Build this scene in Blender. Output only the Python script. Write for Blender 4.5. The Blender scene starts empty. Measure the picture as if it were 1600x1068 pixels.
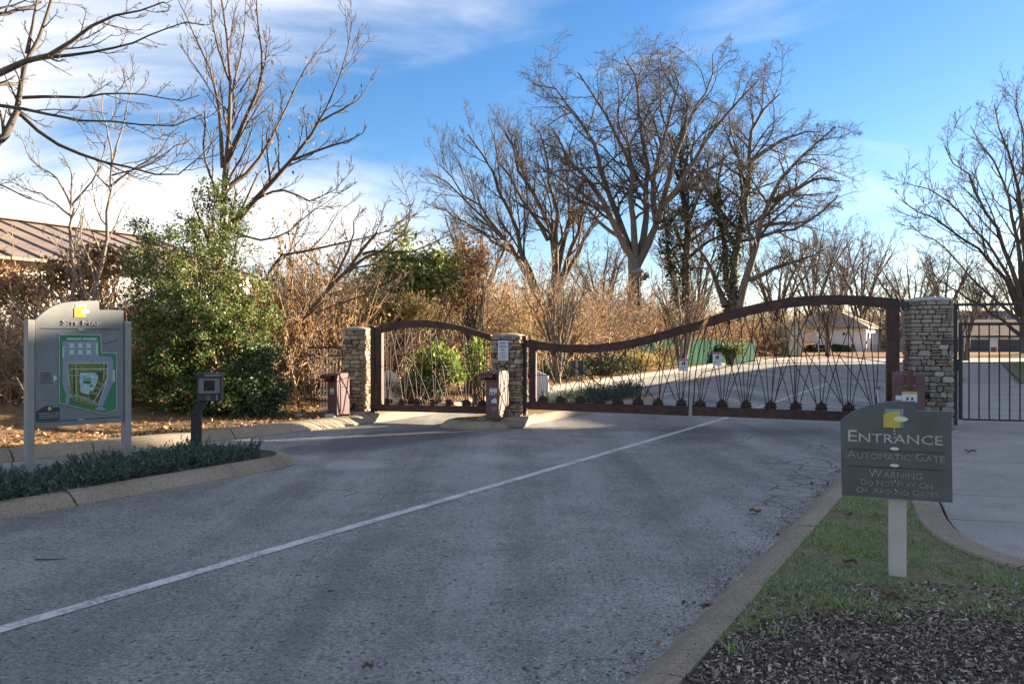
import bpy, math, random
import numpy as np
from mathutils import Vector
R = math.radians
random.seed(7); rng = np.random.default_rng(11)
scn = bpy.context.scene
COL = scn.collection
F_PX, CX, CY, EYE = 1200.0, 800.0, 534.0, 1.5

# ------------------------------------------------------------------ camera, sky, sun, exposure
cam = bpy.data.cameras.new('camera'); cam.lens = 27.0; cam.sensor_width = 36.0; cam.clip_end = 3000; cam.clip_start = .05
cam_o = bpy.data.objects.new('camera', cam); COL.objects.link(cam_o)
cam_o.location = (0, 0, EYE); cam_o.rotation_euler = (R(90), 0, 0)
scn.camera = cam_o
SUN_EL, SUN_AZ = R(14), R(66)          # azimuth clockwise from +Y
SKY_STRENGTH, SUN_STRENGTH, EXPOSURE = .095, 5.0, 2.6
sd = Vector((math.cos(SUN_EL)*math.sin(SUN_AZ), math.cos(SUN_EL)*math.cos(SUN_AZ), math.sin(SUN_EL)))
sun = bpy.data.lights.new('sun', 'SUN'); sun.energy = SUN_STRENGTH; sun.angle = R(.5); sun.color = (1.0, .82, .60)
sun_o = bpy.data.objects.new('sun', sun); COL.objects.link(sun_o)
sun_o.rotation_euler = (-sd).to_track_quat('-Z', 'Y').to_euler(); sun_o.location = (40, 20, 30)
scn.view_settings.view_transform = 'Standard'; scn.view_settings.look = 'None'
scn.view_settings.exposure = EXPOSURE; scn.view_settings.gamma = 1.0
scn.view_settings.use_curve_mapping = False
scn.render.engine = 'CYCLES'
scn.cycles.max_bounces = 6; scn.cycles.diffuse_bounces = 3; scn.cycles.transparent_max_bounces = 8
scn.cycles.use_denoising = True

w = bpy.data.worlds.new('World'); scn.world = w; w.use_nodes = True
nt = w.node_tree; N = nt.nodes; L = nt.links
bg = N['Background']; bg.inputs['Strength'].default_value = SKY_STRENGTH
sky = N.new('ShaderNodeTexSky'); sky.sky_type = 'NISHITA'; sky.sun_disc = False
sky.sun_elevation = SUN_EL; sky.sun_rotation = SUN_AZ; sky.altitude = 100; sky.air_density = 1.0; sky.dust_density = .2; sky.ozone_density = 3.5
tc = N.new('ShaderNodeTexCoord')
sep = N.new('ShaderNodeSeparateXYZ'); L.new(tc.outputs['Generated'], sep.inputs[0])
def wm(op, a, b=None, c=None, clamp=False):
    n = N.new('ShaderNodeMath'); n.operation = op; n.use_clamp = clamp
    for i, v in enumerate((a, b, c)):
        if v is None: continue
        if isinstance(v, (int, float)): n.inputs[i].default_value = v
        else: L.new(v, n.inputs[i])
    return n.outputs[0]
X, Y, Z = sep.outputs
zz = wm('ADD', wm('MAXIMUM', Z, 0), .18)
cmb = N.new('ShaderNodeCombineXYZ'); L.new(wm('DIVIDE', X, zz), cmb.inputs[0]); L.new(wm('DIVIDE', Y, zz), cmb.inputs[1]); cmb.inputs[2].default_value = 3.7
mp = N.new('ShaderNodeMapping'); mp.inputs['Rotation'].default_value = (0, 0, R(25)); mp.inputs['Scale'].default_value = (.62, 1.25, 1); L.new(cmb.outputs[0], mp.inputs[0])
n1 = N.new('ShaderNodeTexNoise'); n1.inputs['Scale'].default_value = .95; n1.inputs['Detail'].default_value = 9; n1.inputs['Roughness'].default_value = .58; n1.inputs['Distortion'].default_value = .5
L.new(mp.outputs[0], n1.inputs['Vector'])
# the cloud bank stands to the west (left) and low; wisps elsewhere
bank = wm('MULTIPLY', wm('SUBTRACT', .12, X), .62)
bank = wm('MULTIPLY', bank, wm('SUBTRACT', 1.25, wm('MULTIPLY', Z, 2.7)))
bank = wm('MINIMUM', wm('MAXIMUM', bank, -.005), .25)
cov = wm('ADD', n1.outputs['Fac'], bank)
mr = N.new('ShaderNodeMapRange'); mr.interpolation_type = 'SMOOTHSTEP'
mr.inputs['From Min'].default_value = .47; mr.inputs['From Max'].default_value = .84; mr.inputs['To Max'].default_value = .84
L.new(cov, mr.inputs['Value'])
hs = N.new('ShaderNodeHueSaturation'); hs.inputs['Saturation'].default_value = 1.2; hs.inputs['Value'].default_value = 1.0
hs.inputs['Hue'].default_value = .5
L.new(sky.outputs[0], hs.inputs['Color'])
cmix = N.new('ShaderNodeMix'); cmix.data_type = 'RGBA'; L.new(mr.outputs[0], cmix.inputs['Factor'])
tint = N.new('ShaderNodeMix'); tint.data_type = 'RGBA'; tint.blend_type = 'MULTIPLY'; tint.inputs['Factor'].default_value = 1
L.new(hs.outputs[0], tint.inputs['A']); tint.inputs['B'].default_value = (.53, .43, .43, 1)
L.new(tint.outputs['Result'], cmix.inputs['A']); cmix.inputs['B'].default_value = (2.68, 2.6, 2.52, 1)
L.new(cmix.outputs['Result'], bg.inputs['Color'])

# ------------------------------------------------------------------ small helpers
def G(x, y, z=0.0):
    "ground point seen at photo pixel x, y on the level z"
    k = (EYE - z)/(y - CY); return Vector((k*(x-CX), k*F_PX, z))
def P(x, y, D):
    return Vector(((x-CX)/F_PX*D, D, EYE-(y-CY)/F_PX*D))
ROAD = Vector((.518, .855)); LATV = Vector((.855, -.518))
def RL(a, l): return (a*ROAD.x + l*LATV.x, a*ROAD.y + l*LATV.y)   # along the road, to its right

def props(o, label=None, cat=None, group=None, kind=None):
    if label: o['label'] = label
    if cat: o['category'] = cat
    if group: o['group'] = group
    if kind: o['kind'] = kind
    return o
def thing(name, label, cat, loc=(0, 0, 0), rz=0.0, group=None):
    o = bpy.data.objects.new(name, None); COL.objects.link(o); o.empty_display_size = .1
    o.location = loc; o.rotation_euler = (0, 0, rz)
    return props(o, label, cat, group)
def mesh_np(name, V, faces, smooth=False):
    "V (n,3); faces: list of int arrays (m,k)"
    me = bpy.data.meshes.new(name); V = np.asarray(V, np.float32)
    me.vertices.add(len(V)); me.vertices.foreach_set('co', V.ravel())
    faces = [np.asarray(f, np.int32) for f in faces if len(f)]
    nl = sum(f.size for f in faces); npoly = sum(len(f) for f in faces)
    me.loops.add(nl); me.polygons.add(npoly)
    me.loops.foreach_set('vertex_index', np.concatenate([f.ravel() for f in faces]))
    tot = np.concatenate([np.full(len(f), f.shape[1], np.int32) for f in faces])
    me.polygons.foreach_set('loop_start', np.concatenate([[0], np.cumsum(tot)[:-1]]).astype(np.int32))
    me.update(calc_edges=True)
    if smooth: me.polygons.foreach_set('use_smooth', np.ones(npoly, bool))
    return me
def link(name, me, m, parent=None, loc=None):
    o = bpy.data.objects.new(name, me); COL.objects.link(o)
    if m and not me.materials: me.materials.append(m)
    if parent: o.parent = parent
    if loc is not None: o.location = loc
    return o
def tri_poly(poly):
    from mathutils.geometry import tessellate_polygon
    return tessellate_polygon([[Vector((p[0], p[1], 0)) for p in poly]])
class MB:
    def __init__(s): s.v = []; s.f = []
    def add(s, vs, fs):
        n = len(s.v); s.v += [tuple(v) for v in vs]; s.f += [tuple(i+n for i in f) for f in fs]; return s
    def box(s, x0, x1, y0, y1, z0, z1, b=0.0):
        if b <= 0:
            return s.add([(x, y, z) for z in (z0, z1) for y in (y0, y1) for x in (x0, x1)],
                         [(0, 2, 3, 1), (4, 5, 7, 6), (0, 1, 5, 4), (2, 6, 7, 3), (0, 4, 6, 2), (1, 3, 7, 5)])
        b = min(b, (x1-x0)*.45, (y1-y0)*.45, (z1-z0)*.45)
        rings = []
        for z, i in ((z0, b), (z0+b, 0), (z1-b, 0), (z1, b)):
            X0, X1, Y0, Y1 = x0+i, x1-i, y0+i, y1-i
            rings += [(X0+b, Y0, z), (X1-b, Y0, z), (X1, Y0+b, z), (X1, Y1-b, z), (X1-b, Y1, z), (X0+b, Y1, z), (X0, Y1-b, z), (X0, Y0+b, z)]
        fs = [tuple(range(7, -1, -1)), tuple(range(24, 32))]
        for r in range(3):
            for k in range(8): fs.append((r*8+k, r*8+(k+1) % 8, r*8+8+(k+1) % 8, r*8+8+k))
        return s.add(rings, fs)
    def prism(s, poly, y0, y1):
        "outline in x, z pushed along y"
        n = len(poly); a = sum(poly[i][0]*poly[(i+1) % n][1]-poly[(i+1) % n][0]*poly[i][1] for i in range(n))
        if a < 0: poly = poly[::-1]
        t = tri_poly(poly)
        vs = [(p[0], y0, p[1]) for p in poly] + [(p[0], y1, p[1]) for p in poly]
        fs = []
        for tr in t:
            A, B, C = [poly[i] for i in tr]
            up = (B[0]-A[0])*(C[1]-A[1])-(C[0]-A[0])*(B[1]-A[1]) > 0
            i, j, k = tr if up else tr[::-1]
            fs += [(i, j, k), (k+n, j+n, i+n)]
        fs += [((i+1) % n, i, i+n, (i+1) % n+n) for i in range(n)]
        return s.add(vs, fs)
    def slab(s, poly, z0, z1):
        "outline in x, y pushed up"
        m = MB().prism(poly, 0, 1)
        return s.add([(v[0], v[2], z1+(z0-z1)*v[1]) for v in m.v], m.f)
    def tube(s, pts, r, n=6, r1=None, cap=True):
        V, Fq, Fc = tubes_np(np.array([pts], float), np.linspace(r, r if r1 is None else r1, len(pts))[None], n)
        s.add(V.tolist(), Fq.tolist())
        if cap:
            b = len(s.v)-len(V); m = len(V)
            s.f.append(tuple(b+i for i in range(n-1, -1, -1))); s.f.append(tuple(b+m-n+i for i in range(n)))
        return s
    def build(s, name, m, parent=None, smooth=False, loc=None):
        me = bpy.data.meshes.new(name); me.from_pydata(s.v, [], s.f); me.update()
        if smooth: me.shade_smooth() if hasattr(me, 'shade_smooth') else None
        return link(name, me, m, parent, loc)
def tubes_np(Pn, Rn, sides=4, idx0=0):
    "Pn (N,K,3) centre lines, Rn (N,K) radii -> verts, quads"
    Nn, K, _ = Pn.shape
    T = np.gradient(Pn, axis=1); T /= np.linalg.norm(T, axis=2, keepdims=True)+1e-9
    ref = np.where(np.abs(T[:, :1, 2:3]) > .8, np.array([[[1., 0, 0]]]), np.array([[[0, 0, 1.]]]))
    U = np.cross(T, np.broadcast_to(ref, T.shape)); U /= np.linalg.norm(U, axis=2, keepdims=True)+1e-9
    W = np.cross(T, U)
    a = np.arange(sides)*2*np.pi/sides
    ring = U[:, :, None]*np.cos(a)[None, None, :, None] + W[:, :, None]*np.sin(a)[None, None, :, None]
    V = (Pn[:, :, None] + ring*Rn[:, :, None, None]).reshape(-1, 3)
    i = (np.arange(Nn)*K*sides)[:, None, None] + (np.arange(K-1)*sides)[None, :, None]
    k = np.arange(sides)[None, None]; k2 = (k+1) % sides
    Q = np.stack([i+k, i+k2, i+sides+k2, i+sides+k], -1).reshape(-1, 4) + idx0
    return V, Q, None
def tube_mesh(name, groups, smooth=True):
    "groups: list of (P, R, sides)"
    Vs, Qs, n = [], [], 0
    for Pn, Rn, sides in groups:
        if len(Pn) == 0: continue
        V, Q, _ = tubes_np(Pn, Rn, sides, n); Vs.append(V); Qs.append(Q); n += len(V)
    return mesh_np(name, np.concatenate(Vs), [np.concatenate(Qs)], smooth)

# ------------------------------------------------------------------ materials
def new_mat(name):
    m = bpy.data.materials.new(name); m.use_nodes = True
    return m, m.node_tree.nodes, m.node_tree.links, m.node_tree.nodes['Principled BSDF']
class NB:
    "node shorthand"
    def __init__(s, m): s.t = m.node_tree; s.N = s.t.nodes; s.L = s.t.links
    def inp(s, sock, v):
        if hasattr(v, 'is_linked') or hasattr(v, 'links'): s.L.new(v, sock)
        elif isinstance(v, tuple) and len(v) == 3 and sock.type == 'RGBA': sock.default_value = (*v, 1)
        else: sock.default_value = v
    def math(s, op, a, b=0.0, clamp=False):
        n = s.N.new('ShaderNodeMath'); n.operation = op; n.use_clamp = clamp; s.inp(n.inputs[0], a); s.inp(n.inputs[1], b); return n.outputs[0]
    def mix(s, f, a, b, bl='MIX'):
        n = s.N.new('ShaderNodeMix'); n.data_type = 'RGBA'; n.blend_type = bl
        s.inp(n.inputs['Factor'], f); s.inp(n.inputs['A'], a); s.inp(n.inputs['B'], b); return n.outputs['Result']
    def noise(s, scale, detail=4, rough=.55, vec=None, dist=0.0, out='Fac'):
        n = s.N.new('ShaderNodeTexNoise'); n.inputs['Scale'].default_value = scale; n.inputs['Detail'].default_value = detail
        n.inputs['Roughness'].default_value = rough; n.inputs['Distortion'].default_value = dist
        s.L.new(vec if vec is not None else s.obj(), n.inputs['Vector']); return n.outputs[out]
    def voro(s, scale, feat='F1', vec=None, out='Distance'):
        n = s.N.new('ShaderNodeTexVoronoi'); n.feature = feat; n.inputs['Scale'].default_value = scale
        s.L.new(vec if vec is not None else s.obj(), n.inputs['Vector']); return n.outputs[out]
    def obj(s):
        if not hasattr(s, '_o'): s._o = s.N.new('ShaderNodeTexCoord').outputs['Object']
        return s._o
    def mapv(s, vec, scale=(1, 1, 1), rot=(0, 0, 0), loc=(0, 0, 0)):
        n = s.N.new('ShaderNodeMapping'); n.inputs['Scale'].default_value = scale; n.inputs['Rotation'].default_value = rot; n.inputs['Location'].default_value = loc
        s.L.new(vec, n.inputs[0]); return n.outputs[0]
    def rng(s, v, a, b, c=0.0, d=1.0, smooth=False):
        n = s.N.new('ShaderNodeMapRange'); n.interpolation_type = 'SMOOTHSTEP' if smooth else 'LINEAR'
        for k, x in zip(('From Min', 'From Max', 'To Min', 'To Max'), (a, b, c, d)): n.inputs[k].default_value = x
        s.L.new(v, n.inputs['Value']); return n.outputs[0]
    def ramp(s, v, stops):
        n = s.N.new('ShaderNodeValToRGB'); e = n.color_ramp.elements
        while len(e) < len(stops): e.new(.5)
        for x, (p, c) in zip(e, stops): x.position = p; x.color = (*c, 1)
        s.L.new(v, n.inputs[0]); return n.outputs[0]
    def bump(s, h, strength=.4, dist=.01):
        n = s.N.new('ShaderNodeBump'); n.inputs['Strength'].default_value = strength; n.inputs['Distance'].default_value = dist
        s.L.new(h, n.inputs['Height']); return n.outputs[0]
def plain(name, col, rough=.6, var=.18, scale=8.0, bump=.15, metal=0.0, grime=.25, bscale=None):
    m, N_, L_, b = new_mat(name); n = NB(m)
    a = n.noise(scale, 5, .6); c = tuple(x*(1-var) for x in col); d = tuple(min(1, x*(1+var)) for x in col)
    cc = n.mix(n.rng(a, .3, .7), c, d)
    if grime:
        g = n.rng(n.noise(scale*.33, 6, .7), .52, .78, 0, grime)
        cc = n.mix(g, cc, tuple(x*.45 for x in col))
    L_.new(cc, b.inputs['Base Color']); b.inputs['Roughness'].default_value = rough; b.inputs['Metallic'].default_value = metal
    if bump: L_.new(n.bump(n.noise(bscale or scale*6, 4, .6), bump, .004), b.inputs['Normal'])
    return m
def leafmat(name, stops, rough=.5, trans=.25, spec=.5):
    m, N_, L_, b = new_mat(name); n = NB(m)
    g = N_.new('ShaderNodeNewGeometry'); c = n.ramp(g.outputs['Random Per Island'], stops)
    L_.new(c, b.inputs['Base Color']); b.inputs['Roughness'].default_value = rough; b.inputs['Specular IOR Level'].default_value = spec
    if trans:
        t = N_.new('ShaderNodeBsdfTranslucent'); L_.new(c, t.inputs['Color'])
        mx = N_.new('ShaderNodeMixShader'); mx.inputs[0].default_value = trans
        L_.new(b.outputs[0], mx.inputs[1]); L_.new(t.outputs[0], mx.inputs[2]); L_.new(mx.outputs[0], N_['Material Output'].inputs['Surface'])
    return m
def barkmat(name, c0, c1, scale=9.0, vary=0.0):
    m, N_, L_, b = new_mat(name); n = NB(m)
    v = n.mapv(n.obj(), (1, 1, .25)); a = n.noise(scale, 6, .65, v)
    isl = N_.new('ShaderNodeNewGeometry').outputs['Random Per Island']
    c = n.mix(n.rng(a, .32, .68), c0, c1); c = n.mix(n.math('MULTIPLY', isl, .45), c, tuple(x*.55 for x in c0))
    if vary:
        rd = N_.new('ShaderNodeObjectInfo').outputs['Random']
        c = n.mix(vary, c, n.mix(1.0, c, n.ramp(rd, [(0, (1.0, .90, .76)), (.25, (.60, .58, .58)), (.5, (1.12, 1.06, .98)), (.75, (.72, .64, .56)), (1, (.95, .90, .82))]), 'MULTIPLY'))
    L_.new(c, b.inputs['Base Color']); b.inputs['Roughness'].default_value = .85; b.inputs['Specular IOR Level'].default_value = .2
    L_.new(n.bump(a, .6, .02), b.inputs['Normal']); return m

M = {}
# asphalt
def asphalt():
    m, N_, L_, b = new_mat('asphalt'); n = NB(m); o = n.obj()
    big = n.noise(.22, 5, .6, o, .6); mid = n.noise(1.7, 6, .62, o); fine = n.noise(95, 3, .6, o); sp = n.noise(38, 2, .5, n.mapv(o, (1, 1.0, 1)))
    c = n.mix(n.rng(big, .35, .66), (.19, .188, .17), (.345, .338, .305))
    c = n.mix(n.rng(mid, .40, .66, 0, .6), c, (.12, .118, .112))
    c = n.mix(n.rng(fine, .48, .72, 0, .5), c, (.42, .41, .39))
    gr = n.noise(40, 4, .75, o)
    g2 = n.noise(13, 6, .72, o, .6); c = n.mix(n.rng(g2, .28, .50, .62, 0), c, (.07, .07, .067)); c = n.mix(n.rng(g2, .54, .74, 0, .5), c, (.40, .39, .37))
    c = n.mix(n.rng(gr, .30, .52, .9, 0), c, (.045, .044, .042)); c = n.mix(n.rng(gr, .52, .72, 0, .6), c, (.40, .385, .36))
    # streaks worn along the road
    st = n.noise(1.3, 4, .6, n.mapv(o, (1, .06, 1), (0, 0, R(31.2))), .0)
    c = n.mix(n.rng(st, .50, .7, 0, .6), c, (.36, .35, .33)); c = n.mix(n.rng(st, .30, .47, .55, 0), c, (.10, .098, .093))
    pits = n.rng(n.noise(26, 3, .6, o, .8), .625, .67, 0, .9)
    sp2 = n.rng(n.noise(17, 3, .55, o), .66, .72, 0, .85)
    c = n.mix(n.math('MAXIMUM', pits, sp2), c, (.028, .029, .031))
    wob = n.noise(1.6, 4, .6, o, 0, 'Color'); wv = n.mix(.22, o, wob)
    cr = n.rng(n.voro(1.15, 'DISTANCE_TO_EDGE', wv), .0, .009, 1, 0)
    crm = n.rng(n.noise(.36, 3, .5, n.mapv(o, loc=(5.2, 1.1, 0))), .58, .68)
    cr = n.math('MULTIPLY', cr, crm)
    cr2 = n.rng(n.voro(3.6, 'DISTANCE_TO_EDGE', wv), .0, .04, 1, 0)
    sep = N_.new('ShaderNodeSeparateXYZ'); L_.new(o, sep.inputs[0])
    def ell(x, y, rx, ry, rot=31.2, soft=.35):
        mv = n.mapv(o, loc=(-x, -y, 0)); mv = n.mapv(mv, (1, 1, 1), (0, 0, R(rot))); mv = n.mapv(mv, (1/rx, 1/ry, 0))
        ln = N_.new('ShaderNodeVectorMath'); ln.operation = 'LENGTH'; L_.new(mv, ln.inputs[0])
        d = n.math('ADD', ln.outputs['Value'], n.rng(mid, .2, .8, -.45, .45))
        return n.rng(d, 1-soft, 1+soft, 1, 0, True)
    ci = n.math('MULTIPLY', cr2, ell(4.1, 9.3, .8, 3.2)); cr = n.math('MAXIMUM', cr, ci)
    ci = n.math('MULTIPLY', cr2, ell(3.0, 7.3, .7, 1.6)); cr = n.math('MAXIMUM', cr, ci)
    c = n.mix(n.math('MULTIPLY', cr, .9), c, (.02, .02, .022))
    # oil and damp stains in front of the gates, pale scuffed patches
    for e, k in ((ell(-1.8, 12.2, .75, 2.2), .75), (ell(3.0, 12.6, .7, 1.2), .6), (ell(-.6, 12.9, .5, 1.4), .5), (ell(5.0, 13.5, .6, 1.5), .35), (ell(-2.6, 13.6, .8, 1.3), .3)):
        c = n.mix(n.math('MULTIPLY', e, k), c, (.075, .076, .08))
    for e, k in ((ell(-1.9, 9.4, .36, .42, 31, .25), .55), (ell(-3.0, 9.9, .25, .6, 70), .5), (ell(1.4, 11.2, .5, 2.0), .3), (ell(-.3, 9.9, .3, .4), .35)):
        c = n.mix(n.math('MULTIPLY', e, k*.8), c, (.40, .40, .39))
    # frost lying along the right kerb: distance across the road
    lat = n.math('ADD', n.math('MULTIPLY', sep.outputs[0], LATV.x), n.math('MULTIPLY', sep.outputs[1], LATV.y))
    fr = n.rng(lat, -2.4, -1.15, 0, .8)
    sparkle = n.rng(n.math('ADD', n.noise(60, 2, .5, o), n.math('MULTIPLY', n.noise(1.9, 4, .65, o), .75)), 1.0, 1.09, 0, 1)
    c = n.mix(n.math('MULTIPLY', n.math('MULTIPLY', fr, sparkle), .85), c, (.75, .77, .8))
    L_.new(c, b.inputs['Base Color']); b.inputs['Roughness'].default_value = .86; b.inputs['Specular IOR Level'].default_value = .25
    h = n.math('SUBTRACT', n.math('MULTIPLY', fine, .5), n.math('ADD', n.math('MULTIPLY', pits, .7), cr))
    L_.new(n.bump(h, .55, .008), b.inputs['Normal']); return m
M['asphalt'] = asphalt()
def paint_line():
    m, N_, L_, b = new_mat('worn_white_paint'); n = NB(m); o = n.obj()
    f = n.math('ADD', n.math('MULTIPLY', n.noise(34, 4, .6, o), .6), n.math('MULTIPLY', n.noise(3.2, 4, .6, o), .5))
    c = n.mix(n.rng(f, .50, .66), (.56, .54, .52), (.25, .235, .22)); L_.new(c, b.inputs['Base Color']); b.inputs['Roughness'].default_value = .8
    L_.new(n.bump(n.noise(90, 3, .6, o), .3, .004), b.inputs['Normal']); return m
M['line'] = paint_line()
def concrete(name, c0, c1, agg=.35):
    m, N_, L_, b = new_mat(name); n = NB(m); o = n.obj()
    c = n.mix(n.rng(n.noise(.9, 6, .65, o), .34, .68), c0, c1)
    c = n.mix(n.rng(n.noise(120, 2, .6, o), .52, .7, 0, agg), c, tuple(min(1, x*1.6) for x in c1))
    c = n.mix(n.rng(n.noise(70, 2, .6, o), .60, .7, 0, agg*1.6), c, tuple(x*.4 for x in c0))
    c = n.mix(n.rng(n.noise(3.4, 6, .7, o), .55, .75, 0, .5), c, tuple(x*.5 for x in c0))
    L_.new(c, b.inputs['Base Color']); b.inputs['Roughness'].default_value = .88; b.inputs['Specular IOR Level'].default_value = .25
    L_.new(n.bump(n.noise(110, 4, .7, o), .35, .004), b.inputs['Normal']); return m
M['kerb'] = concrete('exposed_kerb_concrete', (.175, .142, .105), (.30, .245, .18), .9)
M['walk'] = concrete('footpath_concrete', (.235, .222, .20), (.335, .315, .285), .6)
M['plinth'] = concrete('plinth_concrete', (.17, .125, .105), (.27, .205, .175), .4)
def soilmat(name, cols, sc=6.0):
    m, N_, L_, b = new_mat(name); n = NB(m); o = n.obj()
    c = n.ramp(n.noise(sc, 8, .7, o), [(.3, cols[0]), (.52, cols[1]), (.72, cols[2])])
    c = n.mix(n.rng(n.noise(.35, 4, .6, o), .4, .65, 0, .5), c, cols[1])
    L_.new(c, b.inputs['Base Color']); b.inputs['Roughness'].default_value = .95; b.inputs['Specular IOR Level'].default_value = .1
    L_.new(n.bump(n.noise(sc*6, 6, .7, o), .8, .03), b.inputs['Normal']); return m
M['soil'] = soilmat('leafy_soil', ((.10, .065, .035), (.22, .14, .075), (.24, .22, .09)))
M['lawn'] = soilmat('lawn_soil', ((.14, .13, .08), (.20, .20, .11), (.32, .28, .19)), 9)
M['mulchbed'] = soilmat('mulch_bed', ((.05, .042, .037), (.12, .10, .09), (.2, .175, .16)), 30)
M['rust'] = plain('rusty_brown_steel', (.062, .028, .020), .6, .5, 7, .25, .25, .3)
M['rustrod'] = plain('brown_steel_rod', (.035, .022, .019), .6, .2, 12, 0, .3, 0)
M['purple'] = plain('dull_maroon_paint', (.115, .056, .056), .5, .1, 6, .05, 0, .25)
M['hood'] = plain('dark_red_hood', (.085, .025, .020), .35, .2, 9, .05, .1, .1)
M['iron'] = plain('black_iron_paint', (.03, .033, .036), .45, .15, 20, .05, .2, .1)
M['slate'] = plain('slate_sign_paint', (.088, .095, .092), .5, .2, 5, .05, 0, .4)
M['slatelight'] = plain('grey_sign_paint', (.165, .175, .168), .55, .12, 5, .05, 0, .32)
M['cream'] = plain('cream_letter_paint', (.43, .42, .35), .6, .3, 25, 0, 0, .25)
M['creamdim'] = plain('faded_letter_paint', (.245, .24, .21), .6, .3, 25, 0, 0, .3)
M['postpaint'] = plain('chipped_cream_paint', (.47, .45, .38), .65, .12, 6, .1, 0, .35)
M['greypost'] = plain('weathered_grey_post', (.25, .24, .215), .7, .12, 7, .15, 0, .3)
M['yellow'] = plain('mustard_paint', (.55, .40, .055), .5, .1, 9, 0, 0, .15)
M['amber'] = plain('amber_paint', (.72, .36, .035), .5, .1, 9, 0, 0, .1)
M['bluegrey'] = plain('blue_grey_paint', (.16, .28, .34), .5, .1, 9, 0, 0, .1)
M['limewhite'] = plain('pale_lime_paint', (.62, .66, .40), .5, .1, 9, 0, 0, .1)
M['white'] = plain('white_paint', (.76, .76, .74), .5, .06, 6, .04, 0, .12)
M['offwhite'] = plain('off_white_wall_paint', (.72, .71, .67), .7, .05, 1.5, .04, 0, .08)
M['signwhite'] = plain('white_sign_face', (.58, .60, .62), .4, .04, 9, 0, 0, .1)
M['black'] = plain('black_print', (.02, .02, .022), .5, .1, 9, 0, 0, 0)
M['red'] = plain('red_print', (.45, .05, .04), .5, .1, 9, 0, 0, 0)
M['mapgreen'] = plain('map_green', (.02, .17, .065), .4, .08, 5, 0, 0, .1)
M['mapgrey'] = plain('map_grey', (.20, .235, .285), .4, .06, 5, 0, 0, .1)
M['mapolive'] = plain('map_olive', (.20, .22, .05), .4, .3, 30, 0, 0, .2)
M['mapdark'] = plain('map_dark_olive', (.045, .055, .02), .4, .3, 30, 0, 0, 0)
M['mappale'] = plain('map_pale_green', (.40, .50, .40), .4, .08, 12, 0, 0, .1)
M['mapaqua'] = plain('map_aqua', (.30, .45, .45), .4, .3, 25, 0, 0, .1)
M['plate'] = plain('charcoal_plate', (.022, .028, .032), .45, .1, 9, 0, 0, 0)
M['screen'] = plain('dark_screen', (.008, .01, .012), .12, .1, 9, 0, 0, 0)
M['charcoal'] = plain('charcoal_metal', (.030, .031, .034), .45, .12, 9, .05, .2, .1)
M['greymetal'] = plain('grey_metal', (.16, .165, .175), .4, .12, 9, .03, .3, .1)
M['steel'] = plain('galvanised_steel', (.42, .43, .44), .4, .12, 12, .03, .5, .1)
M['roofbrown'] = plain('brown_metal_roof', (.215, .165, .128), .55, .08, 3, .05, 0, .12)
M['rooftan'] = plain('tan_shingle_roof', (.225, .165, .115), .85, .22, 2.5, .3, 0, .25, 40)
M['roofgrey'] = plain('grey_shingle_roof', (.11, .10, .095), .85, .22, 3, .3, 0, .25, 40)
M['brick'] = plain('brown_brick_wall', (.22, .115, .062), .85, .4, 14, .3, 0, .3)
M['sage'] = plain('sage_green_paint', (.36, .40, .29), .6, .06, 3, .04, 0, .12)
M['garage'] = plain('dark_garage_door', (.060, .060, .066), .5, .06, 4, .03, 0, .1)
M['glass'] = plain('window_glass', (.03, .04, .05), .08, .1, 4, 0, 0, 0)
M['mortar'] = plain('dark_mortar', (.035, .030, .027), .95, .25, 20, .3, 0, .2)
M['redkerb'] = plain('red_kerb_paint', (.38, .13, .11), .8, .12, 6, .1, 0, .2)
M['greenmesh'] = plain('green_privacy_mesh', (.006, .042, .025), .9, .28, 4, .3, 0, .3, 14); M['greenmesh'].node_tree.nodes['Principled BSDF'].inputs['Specular IOR Level'].default_value = .05
M['frostcap'] = plain('frosted_capstone', (.36, .36, .35), .9, .35, 14, .5, 0, .5)
M['capstone'] = plain('stone_cap', (.26, .21, .155), .9, .25, 10, .5, 0, .3)
def stonemat(nm, stops):
    m, N_, L_, b = new_mat(nm); n = NB(m)
    r = N_.new('ShaderNodeObjectInfo').outputs['Random']
    c = n.ramp(r, stops)
    o = n.obj(); v = n.mapv(o, (1, 1, 1)); g = n.noise(5, 6, .7, v)
    c = n.mix(n.rng(g, .35, .7, 0, .6), c, (.115, .095, .078)); c = n.mix(n.rng(n.noise(13, 5, .7, v), .55, .75, 0, .4), c, (.46, .42, .36))
    L_.new(c, b.inputs['Base Color']); b.inputs['Roughness'].default_value = .9
    L_.new(n.bump(n.noise(9, 6, .7, v), .8, .02), b.inputs['Normal']); return m
M['stone'] = stonemat('stacked_grey_brown_stone', [(0, (.12, .095, .075)), (.15, (.30, .245, .18)), (.35, (.47, .40, .31)), (.5, (.34, .26, .18)), (.65, (.20, .175, .15)), (.8, (.42, .37, .30)), (1, (.60, .53, .43))])
M['stonewarm'] = stonemat('stacked_tan_stone', [(0, (.13, .08, .05)), (.15, (.37, .25, .145)), (.35, (.56, .42, .27)), (.5, (.42, .26, .14)), (.65, (.24, .18, .13)), (.8, (.50, .38, .25)), (1, (.68, .54, .37))])
M['bark_oak'] = barkmat('grey_oak_bark', (.115, .095, .078), (.235, .20, .162))
M['bark_brown'] = barkmat('brown_bark', (.095, .07, .05), (.19, .145, .105))
M['bark_dark'] = barkmat('dark_bark', (.075, .06, .05), (.165, .135, .11))
M['bark_pale'] = barkmat('pale_smooth_bark', (.155, .125, .098), (.29, .235, .185))
M['twig'] = barkmat('twig_bark', (.075, .058, .046), (.15, .115, .085))
M['twigfar'] = barkmat('far_twig_bark', (.085, .07, .058), (.165, .135, .108))
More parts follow.
